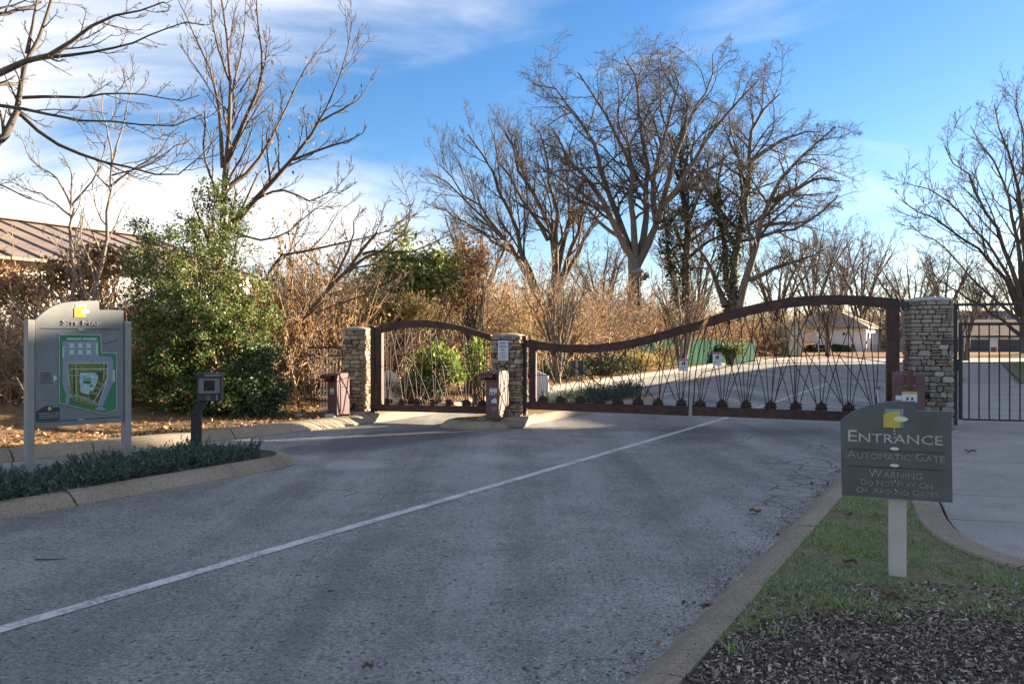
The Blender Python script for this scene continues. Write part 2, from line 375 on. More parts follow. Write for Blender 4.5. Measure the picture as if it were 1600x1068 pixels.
M['brush'] = barkmat('dry_brush_stems', (.29, .205, .14), (.50, .385, .275), 9.0, .9)
M['deadleaf'] = leafmat('dead_leaves', [(0, (.14, .075, .04)), (.4, (.27, .155, .08)), (.75, (.37, .235, .125)), (1, (.24, .19, .09))], .8, .3, .2)
M['vineleaf'] = leafmat('vine_leaves', [(0, (.15, .17, .05)), (.4, (.28, .26, .08)), (.7, (.40, .27, .11)), (1, (.44, .28, .13))], .7, .3, .2)
M['holly'] = leafmat('holly_leaves', [(0, (.030, .058, .016)), (.4, (.075, .125, .03)), (.75, (.15, .195, .05)), (.93, (.25, .25, .075)), (.97, (.36, .22, .08)), (1, (.42, .10, .05))], .5, .3, .4)
M['hollydark'] = leafmat('dark_shaded_leaves', [(0, (.03, .052, .022)), (.6, (.065, .105, .04)), (1, (.13, .17, .06))], .5, .15, .4)  # darker leaf tone, also used to paint the shade on the holly
M['magnolia'] = leafmat('magnolia_leaves', [(0, (.06, .10, .025)), (.5, (.17, .22, .05)), (.85, (.30, .31, .09)), (1, (.38, .26, .09))], .55, .2, .3)
M['bright'] = leafmat('bright_shrub_leaves', [(0, (.09, .16, .03)), (.6, (.20, .28, .05)), (1, (.34, .36, .10))], .65, .35, .15)
M['ivy'] = leafmat('ivy_leaves', [(0, (.018, .032, .012)), (.6, (.045, .065, .022)), (1, (.085, .095, .035))], .65, .2, .15)
M['juniper'] = leafmat('juniper_sprigs', [(0, (.045, .075, .055)), (.6, (.085, .135, .10)), (.9, (.14, .19, .14)), (1, (.19, .16, .11))], .7, .1, .3)
M['grassblade'] = leafmat('grass_blades', [(0, (.12, .20, .05)), (.4, (.24, .36, .10)), (.62, (.44, .46, .20)), (.86, (.30, .27, .17)), (.92, (.33, .36, .30)), (1, (.46, .49, .46))], .6, .3, .3)
M['chips'] = leafmat('mulch_chips', [(0, (.055, .040, .031)), (.5, (.165, .122, .092)), (.82, (.31, .25, .195)), (1, (.58, .51, .43))], .85, 0, .2)
M['litter'] = leafmat('leaf_litter', [(0, (.13, .07, .038)), (.45, (.29, .155, .075)), (.8, (.42, .255, .13)), (1, (.50, .38, .24))], .75, .2, .25)
M['oldleaf'] = plain('old_brown_leaf', (.20, .13, .085), .8, .25, 30, .1, 0, .3)
M['hedge'] = leafmat('clipped_hedge_leaves', [(0, (.025, .045, .014)), (.6, (.055, .085, .025)), (1, (.11, .13, .04))], .45, .2, .5)

# ------------------------------------------------------------------ ground, road, kerbs, footpath
KERB = [RL(-40, -12.0), RL(-10, -11.6), RL(0, -10.95), RL(5, -10.35), RL(8.2, -9.75), RL(10.8, -9.5), RL(14, -9.9),
        (1.15, 23.0), (2.73, 26.9), (4.78, 31), (8.4, 38.3), (11.9, 46), (16.4, 56), (21.5, 64.5), (26, 69), (32, 71.5), (42, 72)]
def dense(poly, step=.5, smooth=True):
    p = np.array([(q[0], q[1]) for q in poly], float)
    if smooth:
        for _ in range(3):
            q = np.empty((2*len(p)-2, 2)); q[0::2] = p[:-1]*.75+p[1:]*.25; q[1::2] = p[:-1]*.25+p[1:]*.75
            p = np.vstack([p[:1], q, p[-1:]])
    d = np.concatenate([[0], np.cumsum(np.linalg.norm(np.diff(p, axis=0), axis=1))])
    n = max(2, int(d[-1]/step)+1); s = np.linspace(0, d[-1], n)
    return np.stack([np.interp(s, d, p[:, 0]), np.interp(s, d, p[:, 1])], 1)
KD = dense(KERB, .6)
def dist_kerb(x, y):
    "signed distance to the left kerb, positive on the planted side"
    x = np.asarray(x, float); y = np.asarray(y, float); out = np.full(x.shape, 1e9); sg = np.ones(x.shape)
    for a, b in zip(KD[:-1], KD[1:]):
        e = b-a; t = np.clip(((x-a[0])*e[0]+(y-a[1])*e[1])/(e@e), 0, 1)
        dx = x-a[0]-t*e[0]; dy = y-a[1]-t*e[1]; d = dx*dx+dy*dy; m = d < out
        out = np.where(m, d, out); sg = np.where(m, np.sign(e[0]*dy-e[1]*dx), sg)
    return np.sqrt(out)*np.where(sg == 0, 1, sg)
def sstep(a, b, v):
    t = np.clip((v-a)/(b-a), 0, 1); return t*t*(3-2*t)
def tz(x, y):
    "height of the ground"
    x = np.asarray(x, float); y = np.asarray(y, float); d = dist_kerb(x, y)
    up = .10*sstep(.12, .35, d) + .35*sstep(.6, 5, d)+ .85*sstep(2.0, 11, d)*sstep(18, 34, y)*(1-sstep(46, 66, y))
    up = up + .04*np.sin(x*1.7+y)*np.sin(y*1.3)*sstep(.5, 3, d)
    return np.where(d > .12, up-.0, -.06)
def axis(lo, hi, step, far):
    a = np.arange(lo, hi+1e-6, step); g = []; v = step
    s = 0
    while s < far: v *= 1.35; s += v; g.append(s)
    return np.concatenate([lo-np.array(g)[::-1], a, hi+np.array(g)])
gx = axis(-24, 34, .5, 1500); gy = axis(-6, 76, .5, 1500)
XX, YY = np.meshgrid(gx, gy); ZZ = tz(XX.ravel(), YY.ravel())
ZZ = np.where(YY.ravel() > 300, ZZ, ZZ)
nxg, nyg = len(gx), len(gy)
ii = (np.arange(nyg-1)[:, None]*nxg+np.arange(nxg-1)[None]).ravel()
me = mesh_np('ground', np.stack([XX.ravel(), YY.ravel(), ZZ], 1), [np.stack([ii, ii+1, ii+nxg+1, ii+nxg], 1)], True)
props(link('ground', me, M['soil']), 'leaf strewn earth and rough banks around the gateway', None, None, 'structure')

def flat(name, poly, z, m, label, kind='structure'):
    t = tri_poly(poly); vs = [(p[0], p[1], z) for p in poly]; fs = []
    for a, b, c in t:
        A, B, C = poly[a], poly[b], poly[c]
        fs.append((a, b, c) if (B[0]-A[0])*(C[1]-A[1])-(C[0]-A[0])*(B[1]-A[1]) > 0 else (c, b, a))
    me = bpy.data.meshes.new(name); me.from_pydata(vs, [], fs); me.update()
    return props(link(name, me, m), label, None, None, kind)
kd = [tuple(p) for p in KD]
road_poly = kd + [(42, 84), (70, 84), (70, -25), RL(-40, 20)]
flat('road', road_poly, 0.0, M['asphalt'], 'worn grey asphalt driveway running through the gates')

def ribbon(name, pts, wdt, z, m, label):
    p = np.array(pts, float); t = np.gradient(p, axis=0); t /= np.linalg.norm(t, axis=1, keepdims=True)
    nrm = np.stack([-t[:, 1], t[:, 0]], 1)
    V = np.concatenate([p+nrm*wdt/2, p-nrm*wdt/2]); V = np.column_stack([V, np.full(len(V), z)])
    k = len(p); i = np.arange(k-1)
    me = mesh_np(name, V, [np.stack([i+k, i+k+1, i+1, i], 1)])
    return props(link(name, me, m), label, None, None, 'structure')
ribbon('road_marking', dense([RL(-8, -4.40), RL(2, -4.37), RL(12, -4.26), RL(17, -4.25), RL(30, -4.6)], .4), .105, .004, M['line'], 'long worn white centre line on the asphalt')
for a, b in (((970, 613), (1040, 608)), ((1040, 608), (1120, 602)), ((985, 628), (1020, 621)), ((1020, 621), (1080, 606)), ((960, 622), (990, 629)), ((1030, 615), (1110, 609))):
    q0, q1 = G(*a), G(*b)
    ribbon('road_marking', dense([q0.xy, q1.xy], .5, False), .09, .004, M['line'], 'thin faded white hatching line on the drive beyond the gate')

def kerb_run(name, pts, side, label, wdt=.28, hgt=.125, sec=3.0, m=None, step=.25, prof=None, zb=-.06):
    "a kerb of sections with open joints; side +1 lays the body to the left of the travel"
    p = dense(pts, step); root = thing(name, None, None); root['kind'] = 'structure'; root['label'] = label
    prof = prof or [(0, zb), (.012, .012), (.10, hgt*.70), (.15, hgt*.93), (.19, hgt), (wdt, hgt+.004), (wdt, zb)]
    t = np.gradient(p, axis=0); t /= np.linalg.norm(t, axis=1, keepdims=True); nr = np.stack([-t[:, 1], t[:, 0]], 1)*side
    per = max(2, int(sec/step)); i0 = 0
    while i0 < len(p)-1:
        i1 = min(len(p)-1, i0+per)
        if len(p)-1-i1 < per//3: i1 = len(p)-1
        q = p[i0:i1+1].copy(); q[0] += t[i0]*.009; q[-1] -= t[i1]*.009
        dz = random.uniform(-.004, .004)
        V = [(q[k][0]+nr[i0+k][0]*a, q[k][1]+nr[i0+k][1]*a, z+dz) for k in range(len(q)) for a, z in prof]
        n = len(prof); mb = MB(); fs = []
        for k in range(len(q)-1):
            for j in range(n):
                a, b, c, d = k*n+j, k*n+(j+1) % n, (k+1)*n+(j+1) % n, (k+1)*n+j
                fs.append((a, d, c, b) if side < 0 else (a, b, c, d))
        e0 = tuple(range(n)); e1 = tuple((len(q)-1)*n+j for j in range(n))
        fs += [e0[::-1], e1] if side > 0 else [e0, e1[::-1]]
        mb.add(V, fs).build('kerb_section', m or M['kerb'], root)
        i0 = i1
    return root
kerb_run('kerb', [RL(a, -1.30) for a in (-6, 0, 6, 12, 13.4)]+[RL(14.6, -1.25), RL(22, -1.0), RL(34, -.6)], -1, 'exposed aggregate kerb along the right side of the drive', .27)
kd_front = [tuple(p) for p in KD if p[1] < 66]
kerb_run('kerb', kd_front[::2], 1, 'concrete kerb along the leafy left bank', .34, .14, 3.2)
kerb_run('kerb', [(19.5, 62.0), (22.5, 65.4), (26, 68.6), (32, 71.2), (41.5, 71.6)], 1, 'red painted kerb before the pale building', .5, .15, 6, M['redkerb'], .6)

def island(tip_a, end_a, l_r, l_l, zi, label, fill, fill_label, sec=2.6, wdt=.25):
    c = (l_r+l_l)/2; rr = (l_r-l_l)/2; pts = [RL(end_a, l_r)]
    pts += [RL(a, l_r) for a in np.arange(end_a-1, tip_a+rr*1.2, -1.0)] if end_a > tip_a else [RL(a, l_r) for a in np.arange(end_a+1, tip_a-rr*1.2, 1.0)]
    sg = 1 if end_a < tip_a else -1
    for th in np.linspace(90, -90, 9): pts.append(RL(tip_a-sg*rr+sg*rr*math.cos(R(th)), c+rr*math.sin(R(th))))
    pts += [RL(a, l_l) for a in (np.arange(tip_a-rr*1.2, end_a, -1.0) if sg > 0 else np.arange(tip_a+rr*1.2, end_a, 1.0))]+[RL(end_a, l_l)]
    kerb_run('kerb', pts, 1 if sg > 0 else -1, label, wdt, .115, sec, None, .16)
    inner = [RL(end_a, l_r-wdt+.02), RL(tip_a-sg*rr, l_r-wdt+.02)]
    r2 = rr-wdt+.02
    for th in np.linspace(75, -75, 7): inner.append(RL(tip_a-sg*rr+sg*r2*math.cos(R(th)), c+r2*math.sin(R(th))))
    inner += [RL(tip_a-sg*rr, l_l+wdt-.02), RL(end_a, l_l+wdt-.02)]
    m = MB().slab(inner, -.05, zi); o = m.build('planting_bed', fill, None); props(o, fill_label, None, None, 'structure'); return inner
isl_near = island(7.05, -14, -7.02, -8.55, .11, 'rounded kerb of the planted island under the site map', M['mulchbed'], 'dark earth of the island under the junipers')
isl_mid = island(10.75, 19.5, -6.98, -8.35, .12, 'rounded kerb of the islet under the middle stone pillar', M['soil'], 'earth of the islet behind the middle pillar')

# right verge, mulch and footpath
curve = [(4.72, 9.75), (4.2, 8.35), (3.78, 7.45), (3.5, 6.72), (3.19, 6.09), (3.0, 5.54), (2.95, 5.1), (2.99, 4.85), (3.10, 4.55), (3.5, 4.15), (4.6, 3.5), (7.5, 2.6)]
cd = [tuple(p) for p in dense(curve, .12)]
mul_line = [(8, 3.2), (4.4, 3.72), (2.9, 3.92), (2.2, 3.97), (1.66, 3.98), (1.28, 3.84), (.95, 3.55)]
verge = [RL(9.6, -1.035), RL(6, -1.035), RL(2.77, -1.035)] + mul_line[::-1] + [p for p in cd[::-1]]
o = MB().slab(verge, -.05, .118).build('grass_verge', M['lawn']); props(o, 'frosty thin grass between kerb and footpath', None, None, 'structure')
mulch = [RL(2.77, -1.033), RL(-4, -1.033), (-.2, -3), (9, -3), (8, 3.2)] + mul_line[1:]
o = MB().slab(mulch, -.05, .112).build('mulch_bed', M['mulchbed']); props(o, 'dark wood chip mulch at the edge of the grass', None, None, 'structure')
kerb_run('kerb', curve, 1, 'curved concrete edging between grass and footpath', .21, .1, 1.9, M['kerb'], .12,
         [(0, -.05), (0, .128), (.012, .140), (.19, .140), (.21, .125), (.21, -.05)])
E = Vector((.966, -.258)); FW = Vector((.258, .966))
def clip(poly, nx, ny, c):
    out = []
    for i in range(len(poly)):
        a, b = poly[i], poly[(i+1) % len(poly)]; da, db = a[0]*nx+a[1]*ny-c, b[0]*nx+b[1]*ny-c
        if da >= 0: out.append(a)
        if (da >= 0) != (db >= 0):
            t = da/(da-db); out.append((a[0]+(b[0]-a[0])*t, a[1]+(b[1]-a[1])*t))
    return out
cp = dense(curve, .12); tg = np.gradient(cp, axis=0); tg /= np.linalg.norm(tg, axis=1, keepdims=True)
inner_edge = [tuple(p) for p in cp+np.stack([-tg[:, 1], tg[:, 0]], 1)*.238]
walk = inner_edge[::-1] + [RL(10.4, -1.035), RL(13.2, -1.03), (7.15, 12.95), (8.2, 14.6), (28.4, 50.0), (31.8, 50.0), (17.0, 25.9), (17.4, 23.0), (16.5, 12), (14.5, 4), (9.5, 1.6), (7.6, 2.35)]
foot = thing('footpath', None, None); foot['kind'] = 'structure'; foot['label'] = 'jointed concrete footpath leading through the small iron gate'
f0 = 1.2; joints = [1.2, 3.0, 4.2, 5.35, 6.75, 7.85, 8.9, 10.05, 11.2, 12.5, 13.7, 14.9]
while joints[-1] < 57: joints.append(joints[-1]+1.5)
for a, b in zip(joints[:-1], joints[1:]):
    q = clip(clip(walk, FW.x, FW.y, a+.009), -FW.x, -FW.y, -(b-.009))
    if len(q) < 3: continue
    q2 = [q[0]]
    for v in q[1:]:
        if math.hypot(v[0]-q2[-1][0], v[1]-q2[-1][1]) > .004: q2.append(v)
    if math.hypot(q2[0][0]-q2[-1][0], q2[0][1]-q2[-1][1]) < .004: q2.pop()
    MB().slab(q2, -.04, .104+random.uniform(-.002, .002)).build('slab', M['walk'], foot)
lawn = [(17.6, 24.5), (17.25, 25.9), (32.1, 50.2), (32.1, 51), (60, 51), (60, 24.5)]
o = MB().slab(lawn, -.05, .10).build('lawn', M['lawn']); props(o, 'green lawn to the right of the far footpath', None, None, 'structure')
strip = [(26, 50.4), (60, 50.9), (60, 55), (26.5, 54.5)]
o = MB().slab(strip, -.05, .08).build('lawn', M['lawn']); props(o, 'sunlit grass strip across the end of the footpath', None, None, 'structure')
strip = [(9.0, 15.3), (28.1, 49.0), (26, 50.4), (22.5, 49), (7.9, 15.3)]
strip = [RL(15.4, -.75), RL(34, -.3), (21.0, 36.2), (9.5, 16.4)]

# ------------------------------------------------------------------ vegetation tools
def unit(v): return v/(np.linalg.norm(v, axis=-1, keepdims=True)+1e-9)
def limb(pts, K=9, wob=.0):
    p = np.array(pts, float)
    d = np.concatenate([[0], np.cumsum(np.linalg.norm(np.diff(p[:, :3], axis=0), axis=1))]); s = np.linspace(0, d[-1], K)
    q = np.stack([np.interp(s, d, p[:, i]) for i in range(3)], 1)
    for _ in range(1): q[1:-1] = q[1:-1]*.6+(q[:-2]+q[2:])*.2
    L_ = d[-1]
    q[1:] += rng.normal(0, wob*L_, (K-1, 3))*np.linspace(.3, 1, K-1)[:, None]
    return q
def grow(Pp, Rp, per, lf, ang, wob, trop, K=5, t0=.2, t1=1.0, rr=.55, tip=.35, rmin=.003, lmin=.0, lmax=99., short=.55):
    N_, KP, _ = Pp.shape
    if N_ == 0: return np.zeros((0, K, 3)), np.zeros((0, K))
    Lp = np.linalg.norm(np.diff(Pp, axis=1), axis=2).sum(1)
    cnt = np.full(N_, int(per)) if np.isscalar(per) else np.maximum(1, (np.asarray(per)).astype(int))
    idx = np.repeat(np.arange(N_), cnt); n = len(idx)
    first = np.concatenate([[0], np.cumsum(cnt)[:-1]]); order = np.arange(n)-first[idx]
    t = t0+(t1-t0)*(order+rng.random(n))/cnt[idx]
    f = t*(KP-1); i = np.minimum(f.astype(int), KP-2); u = (f-i)[:, None]
    a, b = Pp[idx, i], Pp[idx, i+1]; pos = a*(1-u)+b*u; tan = unit(b-a)
    rp = Rp[idx, i]*(1-u[:, 0])+Rp[idx, i+1]*u[:, 0]
    rnd = rng.normal(size=(n, 3)); perp = unit(rnd-(rnd*tan).sum(1, keepdims=True)*tan)
    A = R(ang)*(.7+.6*rng.random(n))[:, None]
    d = unit(tan*np.cos(A)+perp*np.sin(A))
    Ln = np.clip(Lp[idx]*lf*(1-short*t)*(.6+.8*rng.random(n)), lmin, lmax)
    out = np.empty((n, K, 3)); out[:, 0] = pos; st = (Ln/(K-1))[:, None]
    for k in range(1, K):
        d = unit(d+rng.normal(0, wob, (n, 3))+np.array([0, 0, trop])); out[:, k] = out[:, k-1]+d*st
    r0 = np.maximum(np.minimum(rp*.85, rp*rr+.0), rmin)
    Rr = np.maximum(r0[:, None]*np.linspace(1, tip, K)[None], rmin*.7)
    return out, Rr
def leaves_np(C, size, aspect=.5, upb=.3, svar=.35, n0=None, droop=0.0):
    n = len(C); ax = rng.normal(size=(n, 3)); ax[:, 2] -= droop; ax = unit(ax)
    nr = rng.normal(size=(n, 3))+np.array([0, 0, upb]) if n0 is None else n0+rng.normal(0, .6, (n, 3))
    sd_ = unit(np.cross(nr, ax)); nn = np.cross(ax, sd_)
    s = size*(1+svar*rng.normal(size=(n, 1))).clip(.4, 2)
    V = np.stack([C-ax*s*.5, C+sd_*s*aspect*.5+nn*s*.10-ax*s*.06, C+ax*s*.5, C-sd_*s*aspect*.5+nn*s*.10-ax*s*.06], 1).reshape(-1, 3)
    return V, np.arange(4*n).reshape(-1, 4)
def leaf_obj(name, C, size, m, parent=None, **k):
    V, Fq = leaves_np(C, size, **k); return link(name, mesh_np(name, V, [Fq]), m, parent)
def clumps(cent, rad, n, spread, shell=.55):
    "points in leafy clumps filling an ellipsoid; n clumps"
    d = unit(rng.normal(size=(n, 3))); r = (shell+(1-shell)*rng.random((n, 1)))
    return np.array(cent)+d*r*np.array(rad)
def around(C, per, spread):
    return np.repeat(C, per, 0)+rng.normal(0, 1, (len(C)*per, 3))*np.array(spread)

def bare_tree(name, label, base, limbs, bark, twig, lv=(7, 6, 5, 2), wob=.14, trop=.05, ang=42, group=None, lf=(.5, .5, .5, .55), tipr=.007, limb_wob=.012, trunk_sides=8, rk=1.0, tmin=.25, lmax=None):
    """limbs: lists of (x, y, z, r) in world metres from base outwards; twigs are grown from them"""
    root = thing(name, label, 'tree', base, 0, group); B = np.array(base)
    big = []; Ps, Rs = [], []
    for lb in limbs:
        a = np.array(lb, float); q = limb(a[:, :3]-B, 10, limb_wob)
        d = np.concatenate([[0], np.cumsum(np.linalg.norm(np.diff(a[:, :3], axis=0), axis=1))])
        r = np.interp(np.linspace(0, d[-1], 10), d, a[:, 3])*rk
        Ps.append(q); Rs.append(r)
    Ps, Rs = np.array(Ps), np.array(Rs)
    link('trunk', tube_mesh('trunk', [(Ps, Rs, trunk_sides)]), bark, root)
    L0 = np.linalg.norm(np.diff(Ps, axis=1), axis=2).sum(1)
    per = np.maximum(3, lv[0]*L0/L0.mean())
    P1, R1 = grow(Ps, Rs, per, lf[0], ang, wob, trop, 7, tmin, 1, .5, .35, tipr*1.8, 0, lmax or 99)
    P2, R2 = grow(P1, R1, lv[1], lf[1], ang, wob*1.1, trop, 5, .15, 1, .55, .4, tipr*1.3)
    P3, R3 = grow(P2, R2, lv[2], lf[2], ang, wob*1.2, trop, 4, .15, 1, .6, .5, tipr)
    gs = [(P1, R1, 5), (P2, R2, 4), (P3, R3, 3)]
    if lv[3]:
        P4, R4 = grow(P3, R3, lv[3], lf[3], ang, wob*1.3, trop, 3, .2, 1, .7, .6, tipr*.8); gs.append((P4, R4, 3))
    link('crown', tube_mesh('crown', gs), twig, root)
    return root
def copy_thing(o, loc, rz, s, label, group=None):
    c = o.copy(); COL.objects.link(c); c.location = loc; c.rotation_euler = (0, 0, rz); c.scale = (s, s, s) if not isinstance(s, tuple) else s
    c['label'] = label
    if group: c['group'] = group
    for ch in o.children:
        d = ch.copy(); COL.objects.link(d); d.parent = c
    return c
def pxl(pts, D, z0=0., sx=1., ox=0., oy=0.):
    "photo pixel list (x, y, depth offset, radius) to world"
    out = []
    for p in pts:
        v = P(ox+p[0]*sx, oy+p[1]*sx, D+p[2]); out.append((v.x, v.y, v.z, p[3]))
    return out

# ------------------------------------------------------------------ stone pillars
RZ = -math.atan2(.258, .966)
stone_me = []; stone_warm = []
for k in range(7):
    m = MB().box(-.5, .5, -.5, .5, -.5, .5, .13)
    rs = np.random.default_rng(50+k); v = np.array(m.v); v += rs.normal(0, .05, v.shape); v[:, 1] = np.where(v[:, 1] < 0, v[:, 1]*(1+.15*np.sin(v[:, 0]*5+k)), v[:, 1])
    for lst, mm in ((stone_me, 'stone'), (stone_warm, 'stonewarm')):
        me = bpy.data.meshes.new('stone'); me.from_pydata(v.tolist(), [], m.f); me.materials.append(M[mm]); lst.append(me)
def pillar(label, loc, wd, h, capm, limit=295, zbase=0.0, ch=(.05, .105), sm=None):
    sm = sm or stone_me
    root = thing('stone_pillar', label, 'pillar', loc, RZ)
    hw = wd/2; core = hw-.028
    MB().box(-core, core, -core, core, 0, h-.01).build('mortar_core', M['mortar'], root)
    z = zbase+.004; n = 0; rest = []
    rs = random.Random(int(wd*1000))
    while z < h-.02:
        c = min(rs.uniform(*ch), h-z)
        if h-z-c < .03: c = h-z
        for face in range(4):
            x = -hw
            full = face in (0, 2)
            a0, a1 = (-hw, hw) if full else (-hw+.062, hw-.062)
            x = a0
            while x < a1-.01:
                ln = rs.uniform(.06, .22)*(1.25 if c < .055 else .9)
                if a1-x-ln < .06: ln = a1-x
                jut = rs.uniform(-.010, .020); dp = .06
                cx = x+ln/2; cy = -(hw-dp/2+jut)
                sub = 2 if (c > .062 and rs.random() < .18) else 1
                for sidx in range(sub):
                    hh = c/sub; zc = z+hh*(sidx+.5)
                    lx, ly, rot = {0: (cx, cy, 0), 1: (-cy, cx, math.pi/2), 2: (-cx, -cy, math.pi), 3: (cy, -cx, -math.pi/2)}[face]
                    tr = (lx, ly, zc, rot+rs.uniform(-.02, .02), ln-.010, dp, hh-.010, rs.uniform(-.015, .015))
                    if face == 2: rest.append(tr)
                    else:
                        me = sm[rs.randrange(7)]
                        if n < limit:
                            o = link('stone', me, None, root); o.location = tr[:3]; o.rotation_euler = (0, tr[7], tr[3]); o.scale = tr[4:7]; n += 1
                        else: rest.append(tr)
                x += ln
        z += c
    mb = MB()
    for (lx, ly, zc, rot, sx, sy, sz, tl) in rest:
        b = MB().box(-sx/2, sx/2, -sy/2, sy/2, -sz/2, sz/2, .01); cs, sn = math.cos(rot), math.sin(rot)
        mb.add([(lx+v[0]*cs-v[1]*sn, ly+v[0]*sn+v[1]*cs, zc+v[2]) for v in b.v], b.f)
    props(mb.build('rear_stones', M['stone'], root), kind='stuff')
    # domed mortar cap with an uneven edge
    q = []; k = 16
    for j, (f, zc) in enumerate(((1.02, 0), (1.03, .018), (.86, .045), (.5, .066), (.0, .072))):
        for i in range(k):
            t = i/k*2*math.pi; cs, sn = math.cos(t), math.sin(t); s = 1/max(abs(cs), abs(sn)); s = s*.86+.14
            q.append((hw*f*cs*s*rs.uniform(.985, 1.015), hw*f*sn*s*rs.uniform(.985, 1.015), h+zc*rs.uniform(.9, 1.1)))
    fs = [(j*k+i, j*k+(i+1) % k, (j+1)*k+(i+1) % k, (j+1)*k+i) for j in range(4) for i in range(k)]
    MB().add(q, fs).build('cap', capm, root, True)
    return root
PL = P(560, 534, 14.95); PM = P(796, 534, 14.1); PR = P(1449, 534, 12.55)
pil_l = pillar('stacked stone pillar at the far side of the small gate, left of the others', (PL.x, PL.y, .14), .46, 1.58, M['capstone'], sm=stone_warm)
pil_m = pillar('stacked stone pillar between both gates carrying the permit parking sign', (PM.x, PM.y, .14), .55, 1.45, M['capstone'], sm=stone_warm)
pil_r = pillar('tall thick stone pillar with frosted top beside the iron pedestrian gate', (PR.x, PR.y, .06), .62, 2.10, M['frostcap'], 298)
def plinth(label, loc, x0, x1, y0, y1, h):
    r = thing('concrete_plinth', label, 'plinth', loc, RZ)
    MB().box(x0, x1, y0, y1, 0, h, .02).build('block', M['plinth'], r); return r
plinth('brownish concrete plinth under the left stone pillar and its cabinet', (PL.x, PL.y, .02), -.62, .36, -.52, .30, .155)
plinth('brownish concrete plinth under the middle stone pillar and its cabinet', (PM.x, PM.y, .0), -.42, .44, -.66, .33, .17)

# ------------------------------------------------------------------ gates
class Plane:
    def __init__(s, o, e): s.o = o; s.e = e
    def az(s, x, y):
        dx = (x-CX)/F_PX; a = (s.o[0]-s.o[1]*dx)/(s.e[1]*dx-s.e[0]); Yd = s.o[1]+a*s.e[1]
        return a, EYE-(y-CY)/F_PX*Yd
    def root(s, name, label, cat, group=None): return thing(name, label, cat, (s.o[0], s.o[1], 0), math.atan2(s.e[1], s.e[0]), group)
def rodmesh(pl, pts, r=.0075, y=.0, n=5, sides=4, curve=True):
    q = np.array([pl.az(*p) for p in pts]); d = np.concatenate([[0], np.cumsum(np.linalg.norm(np.diff(q, axis=0), axis=1))])
    s = np.linspace(0, d[-1], n if len(q) < 4 else len(q)*2)
    p3 = np.stack([np.interp(s, d, q[:, 0]), np.full(len(s), y), np.interp(s, d, q[:, 1])], 1)
    return p3
MAPLE = [(0, 0), (.10, .0), (.16, .10), (.48, .05), (.40, .20), (.52, .34), (.36, .38), (.46, .66), (.28, .58), (.20, .80), (.11, .70), (0, 1.0)]
MAPLE = MAPLE + [(-x, z) for x, z in MAPLE[-2:0:-1]]
def gate(name, label, pl, top_u, top_l, bot, post_side, leaves_px, leaf_sz, rods, extra, seed, th=.10, hinge_z=None, edge=None):
    g = pl.root(name, label, 'gate')
    A = lambda L_: [pl.az(*p) for p in L_]
    u, l = A(top_u), A(top_l)
    MB().prism(u+l[::-1], -th/2, th/2).build('top_beam', M['rust'], g)
    MB().prism(A(bot), -th/2, th/2).build('bottom_beam', M['rust'], g)
    MB().prism(A(post_side), -th/2-.003, th/2+.003).build('hinge_stile', M['rust'], g)
    if edge:
        q = rodmesh(pl, edge, y=0); me = tube_mesh('end_rod', [(q[None], np.full((1, len(q)), .011), 6)]); link('end_rod', me, M['rustrod'], g)
    rs = random.Random(seed); b_top = None
    bz = lambda a: np.interp(a, [p[0] for p in l], [p[1] for p in l])
    for k, (lx, ly, base) in enumerate(leaves_px):
        a, z = pl.az(lx, base); _, zt = pl.az(lx, ly); h = zt-z; wds = leaf_sz*rs.uniform(.92, 1.08); tw = rs.uniform(-.12, .12)
        poly = [(x*wds+zv*tw*h, zv*h) for x, zv in MAPLE]
        # two crossed, cupped plates read as a folded steel leaf
        mb = MB().prism(poly, -.004, .004)
        mb.v = [(a+v[0], v[1]-th*.30-.05*abs(v[0])/wds*2*.5+.035*(v[2]/h)**2*-1, z+v[2]) for v in mb.v]
        mb2 = MB().prism([(x*.86, zv*.94) for x, zv in poly], -.004, .004)
        mb2.v = [(a+v[0]*.98+.012, v[1]+th*.22+.05*abs(v[0])/wds, z+v[2]) for v in mb2.v]
        mb.add(mb2.v, mb2.f).build('steel_leaf', M['rustrod'], g)
    yk = 0
    for pts, rr in rods:
        yk += 1; y = ((yk*37) % 9-4)*.007
        q = rodmesh(pl, pts, y=y); q[0, 1] = y
        me = tube_mesh('rod', [(q[None], np.full((1, len(q)), rr), 5)]); link('rod', me, M['rustrod'], g)
    return g
def fan_rods(pl, leaves_px, low, rs, spreads, rr=.0055, lim=None):
    out = []
    lx_ = [p[0] for p in low]; ly_ = [p[1] for p in low]
    for (x, y, b), spr in zip(leaves_px, spreads):
        for k, dx in enumerate(spr):
            xt = x+dx; x0 = x+max(-8, min(8, dx*.14))+rs.uniform(-1.5, 1.5)
            y0 = y+6
            xt = min(max(xt, lx_[0]+2), lx_[-1]-2); yt = float(np.interp(xt, lx_, ly_))+3-6
            ben = dx*rs.uniform(.02, .12); xm = x0+(xt-x0)*.5-ben*.6; ym = (y0+yt)/2
            q = [(x0, y0)]
            for t in (.25, .5, .75): q.append((x0+(xt-x0)*t-ben*4*t*(1-t)*.7, y0+(yt-y0)*t))
            q.append((xt, yt)); out.append((q, rr))
    return out
